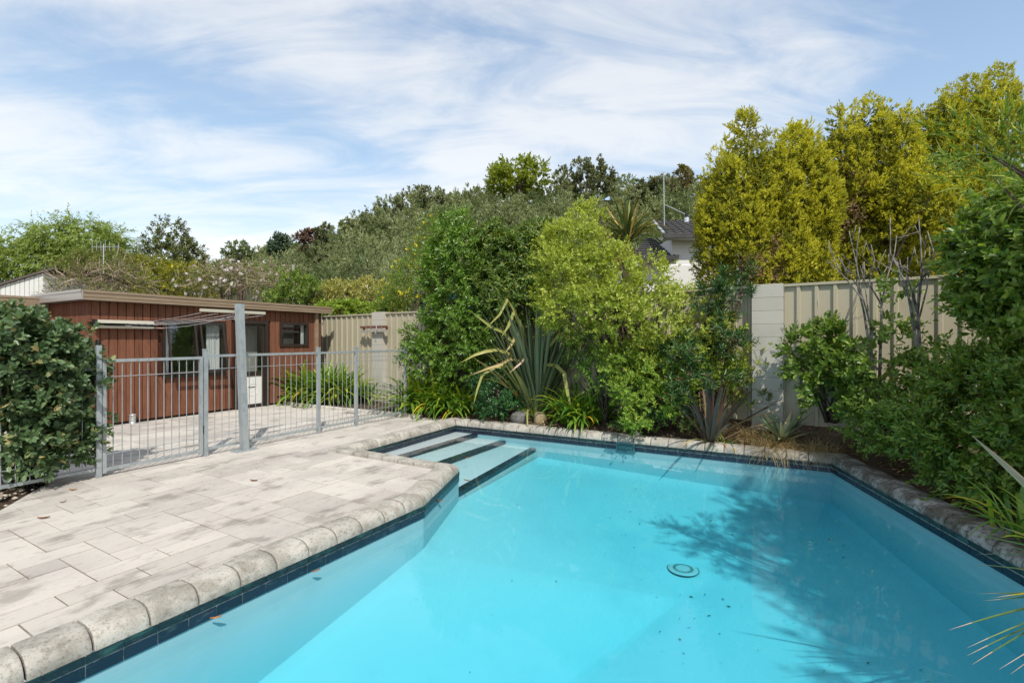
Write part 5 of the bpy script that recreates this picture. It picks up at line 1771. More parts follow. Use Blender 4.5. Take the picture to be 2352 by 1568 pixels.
def twiggy(name, label, base, blobs, seed, ncl, tl, cat='shrub', leaf='mixed', fl=None, frac=0.2):
    rt = plant(name, label, cat, base, blobs, L[leaf], None, ncl=ncl, crad=0.12, ntw=3, nlf=6, tlen=0.22, llen=0.08, wr=0.45, seed=seed, trunk=M['bark'], ntr=24, r0=0.035,
               extra=[('blossom', L[fl], frac, 7, 0.085, 0.85, 'quad', 0.08)] if fl else ())
    rg = np.random.default_rng(seed)
    P, O = clusters(rg, blobs, ncl * 2, (0.3, 1.08), -0.6, 0.2)
    D = unit(O + rg.normal(size=P.shape) * 0.8)
    Nn = unit(np.cross(D, rg.normal(size=P.shape)))
    a = (np.repeat(P, 3, 0) + rg.normal(size=(len(P) * 3, 3)) * 0.05 - np.array(base), unit(np.repeat(D, 3, 0) + rg.normal(size=(len(P) * 3, 3)) * 0.5), np.repeat(Nn, 3, 0), rg.uniform(0.5, 1.3, len(P) * 3) * tl)
    link('twigs', leaf_mesh('twigs', a, 0.035, L['twig'], 'quad'), rt)
    return rt
twiggy('bare_hedge', 'twiggy half-bare hedge behind the shed roof at the left', (at(200, 780, 14.5).x, 14.5, 0), pxblobs([(172, 652, 14.5, 40, 30, 0.6), (220, 640, 14.5, 60, 36, 0.7), (290, 645, 14.5, 60, 36, 0.7), (215, 670, 14.5, 90, 24, 0.7)]), 55, 150, 0.5)
twiggy('blossom_tree', 'shrubby tree with scattered white blossom behind the shed roof', (at(540, 780, 15.5).x, 15.5, 0), pxblobs([(500, 640, 15.5, 50, 34, 0.8), (560, 650, 15.5, 60, 36, 0.8), (620, 660, 15.5, 46, 30, 0.8), (470, 660, 15.5, 50, 30, 0.8), (540, 625, 15.5, 40, 22, 0.7)]), 56, 190, 0.42, 'tree', 'mixed', 'blossom', 0.45)
twiggy('blossom_shrub', 'pink-tinged twiggy shrub between the blossom tree and timber post', (at(640, 780, 17).x, 17, 0), pxblobs([(640, 645, 17, 40, 28, 0.7), (600, 628, 17, 36, 22, 0.7), (680, 665, 17, 36, 26, 0.7)]), 57, 110, 0.42, 'shrub', 'freshgreen', 'pinkblossom', 0.3)
plant('leafy_shrub', 'fresh green shrub over the right end of the shed roof', 'shrub', (at(700, 780, 14.4).x, 14.4, 0), pxblobs([(690, 665, 14.4, 40, 34, 0.6), (730, 685, 14.4, 34, 30, 0.6), (650, 688, 14.4, 36, 22, 0.6)]), L['freshgreen'], None, ncl=170, crad=0.1, ntw=5, nlf=7, tlen=0.18, llen=0.10, wr=0.42, kind='fold', seed=58, trunk=M['bark'], ntr=12)
plant('russet_shrub', 'russet and green shrub at the corner between shed and fence', 'shrub', (at(770, 780, 14.6).x, 14.6, 0), pxblobs([(770, 700, 14.6, 36, 30, 0.5), (745, 715, 14.6, 30, 20, 0.5)]), L['russet'], None, ncl=100, crad=0.1, ntw=5, nlf=6, tlen=0.15, llen=0.085, wr=0.45, seed=59, trunk=M['bark'], ntr=8)
plant('variegated_shrub', 'cream and yellow variegated shrub above the left fence', 'shrub', (at(840, 780, 14.0).x, 14.0, 0), pxblobs([(800, 680, 14, 46, 26, 0.6), (850, 672, 14, 46, 26, 0.6), (890, 680, 14, 36, 24, 0.6), (780, 668, 14, 30, 16, 0.5)]), L['variegated'], None, ncl=220, crad=0.1, ntw=5, nlf=7, tlen=0.15, llen=0.08, wr=0.5, seed=60, trunk=M['bark'], ntr=12, extra=[('blossom', L['blossom'], 0.2, 5, 0.06, 0.8, 'quad', 0.05)])
plant('climber', 'pale green leafy climber along the top of the left fence', 'climber', (at(800, 780, 13.3).x, 13.3, 0), pxblobs([(775, 712, 13.3, 46, 16, 0.25), (825, 710, 13.3, 36, 14, 0.25), (900, 706, 13.0, 40, 14, 0.25)]), L['limegreen'], None, ncl=130, crad=0.08, ntw=5, nlf=6, tlen=0.12, llen=0.085, wr=0.55, kind='oval', seed=61, trunk=M['bark'], ntr=10)
plant('yellow_flower_shrub', 'arching green shrub covered in yellow flowers above the fence', 'shrub', (at(940, 780, 12.6).x, 12.6, 0), pxblobs([(960, 640, 12.6, 56, 60, 0.7), (930, 670, 12.6, 46, 46, 0.6), (985, 590, 12.6, 40, 56, 0.6), (900, 690, 12.6, 36, 26, 0.5), (990, 540, 12.6, 18, 40, 0.3)]), L['freshgreen'], None, ncl=330, crad=0.1, ntw=5, nlf=8, tlen=0.2, llen=0.055, wr=0.4, seed=62, trunk=M['bark'], ntr=20, up=0.5,
      extra=[('blossom', L['yellowflower'], 0.30, 5, 0.06, 0.9, 'quad', 0.12)])

# ------------------------------------------------------------------ conifers behind the right fence
def lobes(rg, blobs, n, rh, rv, shell=(0.80, 1.0)):
    """many small bosses over the surface of the main masses, so that the crown reads as lit clumps with dark gaps"""
    P, O = clusters(rg, blobs, n, shell, -0.7, 0.75)
    out = []
    for p in P:
        k = rg.uniform(0.7, 1.3)
        out.append((p, np.array((rh * k, rh * k, rv * k * rg.uniform(0.8, 1.3)))))
    return out
SPIRES = {71: [(1640, 348), (1668, 332), (1712, 262), (1745, 324), (1785, 322), (1820, 302), (1853, 332)], 72: [(1905, 335), (1938, 265), (1962, 305), (1993, 258), (2030, 265), (2056, 288)], 73: [(2112, 325), (2140, 248), (2178, 233), (2215, 218), (2240, 232), (2285, 202), (2313, 245)]}
def conifer(label, base_u, Y, blobs, seed, ncl, dead=()):
    bl = pxblobs([(u, v + 22, Y_, ru * 0.88, rv * 0.92, ry) for (u, v, Y_, ru, rv, ry) in blobs])
    rgl = np.random.default_rng(seed + 3)
    lb = lobes(rgl, bl, 270, 0.15, 0.46)
    for (u_, v_) in SPIRES[seed]:
        for (dv, rr_s) in ((16, 0.06), (40, 0.10), (68, 0.13)):
            lb.append((np.array(at(u_ + rgl.uniform(-4, 4), v_ + dv, Y)), np.array((rr_s, rr_s, 0.26))))
    base = (at(base_u, 780, Y).x, Y, 0)
    root = plant('golden_conifer', label, 'conifer', base, lb, L['conifer'], None, ncl=int(ncl * 4.1), crad=0.06, ntw=4, nlf=8, tlen=0.10, llen=0.054, wr=0.42, seed=seed,
                 trunk=M['bark'], ntr=16, r0=0.10, up=0.85, spread=0.36, ang=34, crown='crown', trunk_name='trunk', shell=(0.8, 1.06), deep=0.5, low=-0.75, jit=0.4, nout=1.6)
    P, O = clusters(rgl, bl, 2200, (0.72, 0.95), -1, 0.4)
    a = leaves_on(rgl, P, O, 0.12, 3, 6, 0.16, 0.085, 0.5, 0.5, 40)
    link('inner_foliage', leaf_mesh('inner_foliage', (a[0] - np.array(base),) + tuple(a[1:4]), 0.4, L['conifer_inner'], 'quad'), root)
    if dead:
        rg = np.random.default_rng(seed + 7)
        P, O = clusters(rg, pxblobs(dead), 90, (0.5, 1.0), -0.9, 0.3)
        a = leaves_on(rg, P, O, 0.12, 5, 8, 0.18, 0.06, 0.2, 0.6, 50)
        base = np.array((at(base_u, 780, Y).x, Y, 0))
        link('dead_foliage', leaf_mesh('dead_foliage', (a[0] - base,) + tuple(a[1:4]), 0.4, L['conifer_dead'], 'quad'), root)
conifer('broad golden conifer nearest the tiled house with a thin leader on top', 1730, 11.0,
        [(1662, 500, 11, 44, 140, 0.8), (1705, 470, 11.0, 56, 150, 0.9), (1765, 450, 11, 50, 135, 0.9), (1820, 440, 11, 44, 135, 0.9), (1855, 470, 11, 36, 150, 0.8), (1712, 300, 11, 13, 62, 0.13), (1690, 330, 11, 8, 40, 0.1), (1820, 330, 11, 20, 44, 0.25),
         (1640, 570, 11, 34, 120, 0.6), (1700, 590, 10.6, 60, 100, 0.8), (1780, 590, 10.6, 70, 100, 0.8), (1850, 600, 10.8, 40, 90, 0.6)], 71, 1250, dead=[(1765, 585, 10.2, 26, 30, 0.2), (1745, 620, 10.0, 40, 24, 0.25)])
conifer('middle golden conifer with a brown bare streak down its trunk', 1980, 11.4,
        [(1930, 400, 11.4, 38, 130, 0.7), (1935, 290, 11.4, 16, 50, 0.2), (1995, 370, 11.4, 34, 110, 0.7), (1990, 275, 11.4, 13, 42, 0.2), (2035, 340, 11.4, 36, 80, 0.6), (2030, 280, 11.4, 16, 40, 0.25), (2060, 400, 11.4, 30, 80, 0.6),
         (1915, 540, 11.4, 34, 100, 0.6), (2040, 440, 11.0, 70, 36, 0.9), (2090, 470, 10.8, 76, 44, 0.9), (2010, 520, 11.2, 50, 90, 0.7), (1990, 600, 11.2, 50, 60, 0.6), (2080, 560, 11.2, 50, 70, 0.6)], 72, 1050, dead=[(1948, 430, 11.0, 16, 60, 0.25), (1940, 510, 11.0, 22, 50, 0.3)])
conifer('tall golden conifer at the right with several pointed tops', 2230, 11.8,
        [(2150, 350, 11.8, 46, 110, 0.8), (2140, 280, 11.8, 22, 50, 0.3), (2215, 320, 11.8, 44, 115, 0.8), (2175, 255, 11.8, 26, 50, 0.4), (2220, 240, 11.8, 18, 50, 0.3), (2270, 300, 11.8, 48, 100, 0.8), (2285, 225, 11.8, 26, 46, 0.35), (2315, 280, 11.8, 22, 60, 0.5),
         (2200, 470, 11.8, 80, 110, 1.0), (2280, 480, 11.8, 60, 110, 0.9), (2180, 600, 11.8, 80, 60, 0.9)], 73, 1000)

# ------------------------------------------------------------------ planting behind the pool
def limeblobs(lst):
    b = pxblobs(lst)
    return b + lobes(np.random.default_rng(4), b, 90, 0.17, 0.17, (0.9, 1.1))
plant('glossy_shrub', 'tall glossy dark green shrub at the end of the pool fence', 'shrub', (-1.45, 9.95, 0.08),
      pxblobs([(1045, 545, 9.8, 46, 46, 0.45), (1060, 600, 9.7, 60, 60, 0.6), (1030, 660, 9.7, 50, 60, 0.55), (1060, 720, 9.6, 62, 60, 0.6), (1090, 780, 9.5, 60, 60, 0.5), (1010, 620, 9.8, 36, 50, 0.4), (985, 770, 9.8, 46, 44, 0.4), (975, 830, 9.7, 44, 50, 0.35), (1040, 810, 9.6, 60, 56, 0.4), (1060, 860, 9.5, 50, 40, 0.3), (1100, 660, 9.6, 40, 60, 0.5)]),
      L['glossy'], None, ncl=680, crad=0.1, ntw=5, nlf=8, tlen=0.17, llen=0.092, wr=0.38, kind='fold', nout=0.6, shell=(0.55, 1.14), seed=81, trunk=M['bark'], ntr=26, r0=0.035, up=0.25)
plant('rhododendron', 'brownish-green shrub between the glossy shrub and the lime shrub', 'shrub', (0.3, 9.6, 0.15),
      pxblobs([(1150, 590, 9.4, 56, 50, 0.5), (1200, 570, 9.5, 50, 46, 0.5), (1240, 560, 9.5, 44, 50, 0.45), (1140, 660, 9.3, 60, 56, 0.5), (1210, 650, 9.3, 60, 60, 0.5), (1180, 710, 9.2, 70, 46, 0.5), (1130, 560, 9.6, 40, 40, 0.4)]),
      L['rhodo'], None, ncl=580, crad=0.09, ntw=4, nlf=9, tlen=0.10, llen=0.11, wr=0.30, kind='fold', seed=82, trunk=M['bark'], ntr=20, up=0.4, ang=70)
plant('lime_shrub', 'big lime-green small-leaved shrub leaning over the back of the pool', 'shrub', (2.2, 7.95, 0.25),
      limeblobs([(1340, 510, 8.3, 40, 42, 0.35), (1325, 560, 8.2, 60, 50, 0.5), (1360, 600, 8.1, 84, 56, 0.6), (1300, 640, 8.0, 60, 60, 0.55), (1400, 640, 8.0, 90, 60, 0.65), (1475, 672, 7.9, 62, 50, 0.6), (1545, 712, 7.8, 66, 50, 0.6), (1310, 720, 7.9, 64, 50, 0.5), (1400, 730, 7.7, 90, 62, 0.6), (1500, 740, 7.6, 90, 62, 0.6), (1600, 765, 7.6, 54, 50, 0.5), (1610, 810, 7.5, 60, 50, 0.45), (1530, 800, 7.5, 80, 50, 0.5), (1670, 800, 7.5, 40, 46, 0.35), (1700, 850, 7.4, 34, 44, 0.3), (1660, 880, 7.4, 34, 44, 0.3), (1415, 605, 8.1, 40, 36, 0.4)]),
      L['lime'], None, ncl=1000, crad=0.1, ntw=6, nlf=8, tlen=0.13, llen=0.056, wr=0.55, nout=0.7, seed=83, trunk=M['bark'], ntr=50, r0=0.035, up=0.35, spread=0.6, shell=(0.6, 1.06))
plant('lime_shrub', 'lower green skirt of small-leaved growth beside the bronze flax', 'shrub', (2.35, 7.35, 0.2),
      pxblobs([(1500, 860, 7.35, 50, 40, 0.35), (1450, 900, 7.3, 40, 36, 0.3), (1500, 930, 7.2, 56, 36, 0.3), (1550, 890, 7.2, 46, 46, 0.3), (1470, 960, 7.15, 34, 22, 0.2), (1420, 830, 7.6, 46, 40, 0.3), (1560, 830, 7.4, 56, 44, 0.35), (1640, 860, 7.35, 40, 40, 0.3)]),
      L['limegreen'], None, ncl=420, crad=0.09, ntw=5, nlf=8, tlen=0.13, llen=0.052, wr=0.55, nout=0.6, seed=84, trunk=M['bark'], ntr=22, r0=0.02)
plant('oleander', 'upright dark narrow-leaved shrub with pink tips before the fence pillar', 'shrub', (3.0, 7.25, 0.35),
      pxblobs([(1665, 690, 7.2, 30, 50, 0.22), (1630, 690, 7.2, 24, 44, 0.2), (1695, 660, 7.2, 16, 30, 0.15), (1600, 880, 7.1, 46, 50, 0.3), (1560, 830, 7.15, 40, 50, 0.3), (1640, 850, 7.1, 40, 56, 0.3), (1660, 770, 7.15, 34, 60, 0.22), (1540, 930, 7.0, 30, 40, 0.2)]),
      L['oleander'], None, ncl=95, crad=0.06, ntw=3, nlf=13, tlen=0.24, llen=0.115, wr=0.20, kind='fold', seed=85, trunk=M['bark'], ntr=34, r0=0.02, up=0.9, spread=0.35, ang=62)
plant('low_shrub', 'low dense glossy shrub beside the two rocks', 'shrub', (-0.25, 9.0, 0.06),
      pxblobs([(1145, 905, 8.75, 46, 40, 0.35), (1120, 880, 8.9, 36, 36, 0.3), (1165, 930, 8.65, 40, 26, 0.25), (1130, 935, 8.7, 40, 24, 0.25), (1160, 870, 8.9, 30, 30, 0.25)]),
      L['low'], None, ncl=230, crad=0.07, ntw=5, nlf=8, tlen=0.10, llen=0.042, wr=0.55, kind='fold', seed=86, trunk=M['bark'], ntr=14, r0=0.015)
plant('low_shrub', 'leafy shrub filling the gap under the big lime shrub', 'shrub', (1.55, 8.05, 0.1),
      pxblobs([(1370, 840, 8.0, 46, 46, 0.3), (1330, 800, 8.2, 40, 40, 0.3), (1400, 880, 7.8, 46, 40, 0.3), (1440, 860, 7.8, 34, 40, 0.3)]),
      L['glossy'], None, ncl=120, crad=0.08, ntw=4, nlf=7, tlen=0.13, llen=0.065, wr=0.36, kind='fold', seed=87, trunk=M['bark'], ntr=14, r0=0.02)

def aga(label, x, y, n, L_, seed, sx=0.3, sy=0.2, ny=0.12, group='agapanthus clumps'):
    z = ground_z(x, y)
    blade_plant('agapanthus', label, 'agapanthus', (x, y, z - 0.02), [
        dict(n=int(n * (0.62 - ny / 2)), L=L_, W=0.062, bend=(1.0, 2.0), th=(0.05, 0.85), mats=[B['aga']], spread=1.0, radial=False, sx=sx, sy=sy),
        dict(n=int(n * (0.38 - ny / 2)), L=(L_[0], L_[1] * 1.05), W=0.056, bend=(0.5, 1.3), th=(0.0, 0.6), mats=[B['aga']], spread=1.0, radial=False, sx=sx * 0.85, sy=sy * 0.85),
        dict(n=int(n * ny), L=(L_[0] * 0.8, L_[1] * 0.95), W=0.046, bend=(1.1, 1.9), th=(0.3, 0.8), mats=[B['aga_yellow']], spread=1.0, radial=False, sx=sx, sy=sy)],
        group, seed)
aga('agapanthus clump with yellowing tips beside the pool fence end', -1.80, 9.80, 300, (0.65, 1.05), 91, 0.46, 0.26, 0.05)
aga('agapanthus clump spilling over the far corner of the pool coping', -1.05, 9.45, 200, (0.55, 0.85), 92, 0.34, 0.18, 0.04)
aga('agapanthus clump right of the tan rock behind the coping', 1.2, 8.22, 280, (0.5, 0.85), 93, 0.40, 0.20, 0.03)
aga('small agapanthus tuft rising just behind the tan rock', 0.42, 8.66, 30, (0.3, 0.5), 94, 0.08, 0.08, 0.05)
aga('small yellow-green agapanthus tuft in front of the bronze flax', 3.0, 6.85, 22, (0.25, 0.4), 95, 0.10, 0.06, 0.2)
aga('tall agapanthus clump in the mulched bed by the shed door', -4.90, 11.60, 300, (0.7, 1.15), 96, 0.44, 0.26, 0.03)
aga('tall agapanthus clump in the mulched bed nearer the fence pillar', -3.95, 11.20, 300, (0.7, 1.15), 97, 0.40, 0.26, 0.03)
aga('agapanthus clump in the middle of the mulched bed by the shed', -4.42, 11.40, 260, (0.7, 1.1), 191, 0.36, 0.24, 0.03)
aga('agapanthus clump close behind the pool fence end post', -1.42, 9.66, 220, (0.6, 0.95), 192, 0.34, 0.2, 0.05)
aga('dark agapanthus clump under the right hand shrubs by the coping', 3.75, 3.45, 60, (0.4, 0.62), 98, 0.16, 0.3, 0.03)
# flax
fz = ground_z(0.45, 8.95)
blade_plant('flax', 'large green flax with tall stiff blades and a few broken yellow ones', 'flax', (0.45, 8.95, fz - 0.03), [
    dict(n=210, L=(1.2, 2.45), W=0.028, bend=(0.02, 0.35), th=(0.02, 0.46), mats=[B['flax']], spread=0.16, prof='sword', fold=0.3, seg=6),
    dict(n=60, L=(0.8, 1.5), W=0.040, bend=(0.1, 0.7), th=(0.1, 0.75), mats=[B['flax']], spread=0.2, prof='sword', fold=0.3, seg=6),
    dict(n=10, L=(1.3, 1.9), W=0.036, bend=(0.2, 0.9), th=(0.4, 0.8), mats=[B['flax_yellow']], spread=0.15, prof='sword', fold=0.3, seg=6, az=(2.2, 4.4)),
    dict(n=16, L=(0.5, 1.0), W=0.05, bend=(1.5, 2.6), th=(0.6, 1.1), mats=[B['flax_yellow'], B['flax_yellow']], spread=0.2, prof='sword', fold=0.3, child='dry_leaf')], None, 101)
# snapped, hanging yellow blades
def bent_blade(parent, pts, w, mat, name='broken_leaf'):
    m = MB()
    pts = [Vector(p) for p in pts]
    n = len(pts)
    for i, p in enumerate(pts):
        d = (pts[min(i + 1, n - 1)] - pts[max(0, i - 1)]).normalized()
        s = d.cross(Vector((0, -1, 0.25))).normalized()
        ww = w * (0.10 if i == n - 1 else (0.8 if i == n - 2 else 1))
        m.v += [tuple(p - s * ww / 2), tuple(p + Vector((0, 0.008, 0))), tuple(p + s * ww / 2)]
    for i in range(n - 1):
        for k in (0, 1):
            q = i * 3 + k
            m.f.append((q, q + 1, q + 4, q + 3))
    return m.build(name, mat, parent)
flax = bpy.data.objects['flax']
fb = Vector((0.45, 8.95, fz - 0.03))
for (pp, w, mt) in (([(1130, 752, 8.5), (1112, 738, 8.45), (1081, 715, 8.4)], 0.065, 'flax_yellow'), ([(1166, 687, 8.5), (1148, 722, 8.4), (1107, 763, 8.35)], 0.06, 'flax_yellow'),
                    ([(1180, 718, 8.4), (1168, 748, 8.35), (1152, 774, 8.3)], 0.08, 'flax_yellow'), ([(1188, 767, 8.4), (1174, 792, 8.35), (1159, 812, 8.3)], 0.07, 'flax_yellow'),
                    ([(1114, 807, 8.4), (1090, 815, 8.35), (1058, 833, 8.3)], 0.07, 'flax_yellow'), ([(1152, 836, 8.4), (1120, 846, 8.35), (1079, 862, 8.3)], 0.06, 'flax_yellow'),
                    ([(1199, 831, 8.3), (1186, 842, 8.25), (1169, 857, 8.2)], 0.045, 'yucca_tip'), ([(1306, 760, 8.3), (1306, 800, 8.25), (1303, 836, 8.2)], 0.07, 'flax_yellow'),
                    ([(1296, 857, 8.1), (1304, 905, 8.0), (1315, 949, 7.95)], 0.08, 'flax_yellow'), ([(1107, 862, 8.4), (1096, 895, 8.35), (1088, 928, 8.3)], 0.055, 'flax_yellow')):
    q0 = at(*pp[0])
    heart = at(1226, 850, 8.85)
    pts_ = [heart.lerp(q0, 0.45) + Vector((0, 0, 0.12)), heart.lerp(q0, 0.75) + Vector((0, 0, 0.12))] + [at(*p) for p in pp]
    bent_blade(flax, [p - fb for p in pts_], w * 0.8, B[mt])
# bronze flax
bx, by = 2.85, 6.98
bz = ground_z(bx, by)
blade_plant('bronze_flax', 'dark bronze flax with splayed purple-brown blades', 'flax', (bx, by, bz - 0.03), [
    dict(n=44, L=(0.55, 1.15), W=0.050, bend=(0.05, 0.5), th=(0.02, 0.45), mats=[B['bronze']], spread=0.14, prof='sword', fold=0.3, seg=6),
    dict(n=14, L=(0.8, 1.2), W=0.050, bend=(0.1, 0.6), th=(0.5, 1.0), mats=[B['bronze']], spread=0.12, prof='sword', fold=0.3, seg=6),
    dict(n=10, L=(0.3, 0.7), W=0.05, bend=(0.8, 1.8), th=(0.6, 1.1), mats=[B['flax_yellow']], spread=0.15, prof='sword', child='dry_leaf')], None, 102)
# agave
gx_, gy_ = 3.72, 6.66
gz_ = ground_z(gx_, gy_)
ag = blade_plant('agave', 'small blue-green agave with pale leaf margins below the pillar', 'agave', (gx_, gy_, gz_ + 0.02), [
    dict(n=10, L=(0.42, 0.6), W=0.17, bend=(-0.15, 0.35), th=(0.1, 0.8), mats=[B['agave']], spread=0.04, prof='lance', fold=0.3, seg=8),
    dict(n=8, L=(0.34, 0.5), W=0.17, bend=(-0.1, 0.4), th=(0.85, 1.3), mats=[B['agave']], spread=0.05, prof='lance', fold=0.3, seg=8),
    dict(n=5, L=(0.40, 0.55), W=0.16, bend=(0.0, 0.4), th=(0.3, 1.1), mats=[B['agave_edge']], spread=0.05, prof='lance', fold=0.3, seg=8)], None, 103)
# dry tussock grasses
def tussock(label, x, y, n, r, h, seed):
    rg = np.random.default_rng(seed)
    z = ground_z(x, y)
    root = empty('dry_tussock', (x, y, z - 0.02))
    tag(root, label, 'grass tussock')
    V, F_ = [], []
    for i in range(n):
        az = rg.uniform(0, 6.283)
        th = abs(rg.normal(0.35, 0.35))
        ln = rg.uniform(0.5, 1.0) * h
        b = rg.uniform(0.8, 2.2)
        px, py = rg.normal(size=2) * r * 0.28
        w = 0.003
        side = np.array((-math.sin(az), math.cos(az), 0)) * w
        p = np.array((px, py, 0.0))
        k0 = len(V)
        for s in range(6):
            t = s / 5
            ang = th + b * t
            if s:
                p = p + np.array((math.cos(az) * math.sin(ang), math.sin(az) * math.sin(ang), math.cos(ang))) * ln / 5
            V.append(p - side * (1.1 - t))
            V.append(p + side * (1.1 - t))
        for s in range(5):
            q = k0 + 2 * s
            F_.append((q, q + 1, q + 3, q + 2))
    link('blades', np_mesh('blades', np.array(V), np.array(F_), L['straw']), root)
tussock('straw-coloured dry tussock flopping over the coping below the agave', 3.55, 6.56, 900, 0.36, 0.62, 111)
tussock('brown dry tussock nearer the pool corner', 4.0, 6.30, 700, 0.30, 0.5, 112)
tussock('thin dry tussock on the slope beside the bronze flax', 3.35, 6.85, 350, 0.22, 0.45, 113)
# rocks
def rock(label, c, r, mat, seed):
    rg = np.random.default_rng(seed)
    import bmesh
    bm = bmesh.new()
    bmesh.ops.create_icosphere(bm, subdivisions=3, radius=1.0)
    ph = rg.uniform(0, 6.28, (5, 3))
    fr = rg.normal(size=(5, 3)) * 1.6
    for v in bm.verts:
        p = np.array(v.co)
        d = 1 + 0.07 * sum(math.sin(fr[i] @ p + ph[i, 0]) for i in range(5))
        p = np.sign(p) * np.abs(p) ** 0.75 * d
        v.co = Vector(p * np.array(r))
    me = bpy.data.meshes.new('rock')
    bm.to_mesh(me)
    bm.free()
    me.materials.append(mat)
    me.polygons.foreach_set('use_smooth', [True] * len(me.polygons))
    o = link('rock', me, None, c)
    o.rotation_euler = (0, 0, rg.uniform(0, 3))
    tag(o, label, 'rock')
rock('dark grey rock behind the coping left of the tan rock', (at(1198, 960, 8.62).x, 8.62, 0.12), (0.19, 0.14, 0.12), M['rock_grey'], 3)
rock('smooth tan rock behind the coping below the flax', (at(1240, 958, 8.48).x, 8.48, 0.13), (0.145, 0.12, 0.125), M['rock_tan'], 4)
rock('small pale rock under the lime shrub', (at(1462, 984, 7.35).x, 7.36, 0.07), (0.07, 0.05, 0.04), M['rock_grey'], 5)
rock('pale stone on the slope left of the agave', (at(1790, 962, 6.85).x, 6.85, ground_z(3.75, 6.85) + 0.02), (0.10, 0.08, 0.06), M['kerb'], 6)
# cabbage tree head behind the lime shrub
cpos = at(1440, 545, 9.6)
cr = blade_plant('cabbage_tree', 'spiky cabbage tree head rising behind the lime shrub', 'tree', (cpos.x, 9.6, 0.0), [
    dict(n=120, L=(0.6, 0.9), W=0.055, bend=(0.2, 1.4), th=(0.05, 1.5), mats=[B['cordy']], spread=0.16, z=(cpos.z - 0.15, cpos.z + 0.12), prof='sword', fold=0.25),
    dict(n=30, L=(0.4, 0.7), W=0.05, bend=(0.5, 1.2), th=(1.9, 2.6), mats=[B['cordy_dead']], spread=0.10, z=(cpos.z - 0.35, cpos.z - 0.1), prof='sword', child='dry_leaf')], None, 104)
MB().tube([(0, 0, 0), (0.05, 0.02, cpos.z * 0.5), (0, 0, cpos.z)], [0.10, 0.085, 0.08], 8).build('trunk', M['bark'], cr, True)

# ------------------------------------------------------------------ shrubs along the right
plant('broadleaf_shrub', 'mid green broadleaf shrub in front of the fence right of the pillar', 'shrub', (4.25, 6.45, 0.4),
      pxblobs([(1895, 790, 6.3, 34, 46, 0.25), (1850, 800, 6.35, 34, 30, 0.2), (1880, 850, 6.3, 60, 46, 0.3), (1930, 850, 6.3, 44, 50, 0.3), (1900, 910, 6.2, 56, 40, 0.3), (1935, 780, 6.3, 24, 34, 0.2), (1960, 900, 6.2, 40, 46, 0.3)]),
      L['privet'], None, ncl=140, crad=0.06, ntw=3, nlf=9, tlen=0.18, llen=0.080, wr=0.5, kind='oval', nout=0.6, seed=121, trunk=M['bark'], ntr=18, r0=0.016, up=0.7, spread=0.4)
# pruned, half-bare shrubs
def bare_shrub(label, base, tips, seed, r0, blobs, leaf, ncl, cat='shrub'):
    rg = np.random.default_rng(seed)
    root = plant('pruned_shrub', label, cat, base, pxblobs(blobs), L[leaf], None, ncl=ncl, crad=0.06, ntw=3, nlf=7, tlen=0.14, llen=0.07, wr=0.5, kind='oval', seed=seed)
    m = MB()
    b = np.array(base, float)
    for (fork, ends) in tips:
        f = np.array(at(*fork))
        mid = (b + f) / 2 + rg.normal(size=3) * 0.05
        m.tube([b * 0, mid - b, f - b], [r0, r0 * 0.85, r0 * 0.62], 7)
        for e_ in ends:
            t = np.array(at(*e_))
            m1 = f + (t - f) * 0.35 + rg.normal(size=3) * 0.05
            m2 = f + (t - f) * 0.7 + rg.normal(size=3) * 0.04
            m.tube([f - b, m1 - b, m2 - b, t - b], [r0 * 0.55, r0 * 0.42, r0 * 0.3, 0.005], 6)
            for q in range(3):
                s = rg.uniform(0.35, 0.9)
                o_ = f + (t - f) * s
                dd = unit((t - f) + rg.normal(size=3) * np.linalg.norm(t - f) * 0.7)
                ln = rg.uniform(0.12, 0.34)
                m.tube([o_ - b, o_ + dd * ln * 0.5 + np.array((0, 0, 0.02)) - b, o_ + dd * ln + np.array((0, 0, 0.05)) - b], [r0 * 0.25, r0 * 0.18, 0.0035], 5)
    m.build('branches', M['bark_grey'], root, True)
bare_shrub('half-bare pruned shrub with pale forked twigs nearest the pillar', (4.55, 5.95, 0.4), [
    ((2003, 760, 5.9), [(1900, 560, 5.9), (1950, 530, 5.9), (1985, 600, 5.9)]), ((1985, 720, 5.9), [(1925, 590, 5.95), (1975, 520, 5.9)]), ((2025, 700, 5.95), [(2000, 560, 6.0), (2045, 600, 6.0), (2060, 540, 6.0)])], 122, 0.021,
    [(2030, 800, 5.8, 40, 50, 0.25), (1990, 850, 5.8, 46, 50, 0.3), (2060, 760, 5.8, 36, 46, 0.2), (2050, 870, 5.7, 60, 50, 0.3), (2060, 660, 5.8, 24, 26, 0.15)], 'laurel', 70)
bare_shrub('half-bare pruned shrub with a dark scaly trunk next along the fence', (4.85, 5.6, 0.4), [
    ((2108, 720, 5.5), [(2085, 590, 5.5), (2110, 500, 5.5), (2130, 530, 5.5), (2150, 580, 5.5)]), ((2100, 760, 5.5), [(2060, 600, 5.5), (2120, 610, 5.5), (2045, 500, 5.6)])], 123, 0.025,
    [(2110, 860, 5.4, 40, 40, 0.25), (2150, 830, 5.4, 30, 34, 0.2), (2110, 920, 5.3, 56, 46, 0.3)], 'laurel', 65)
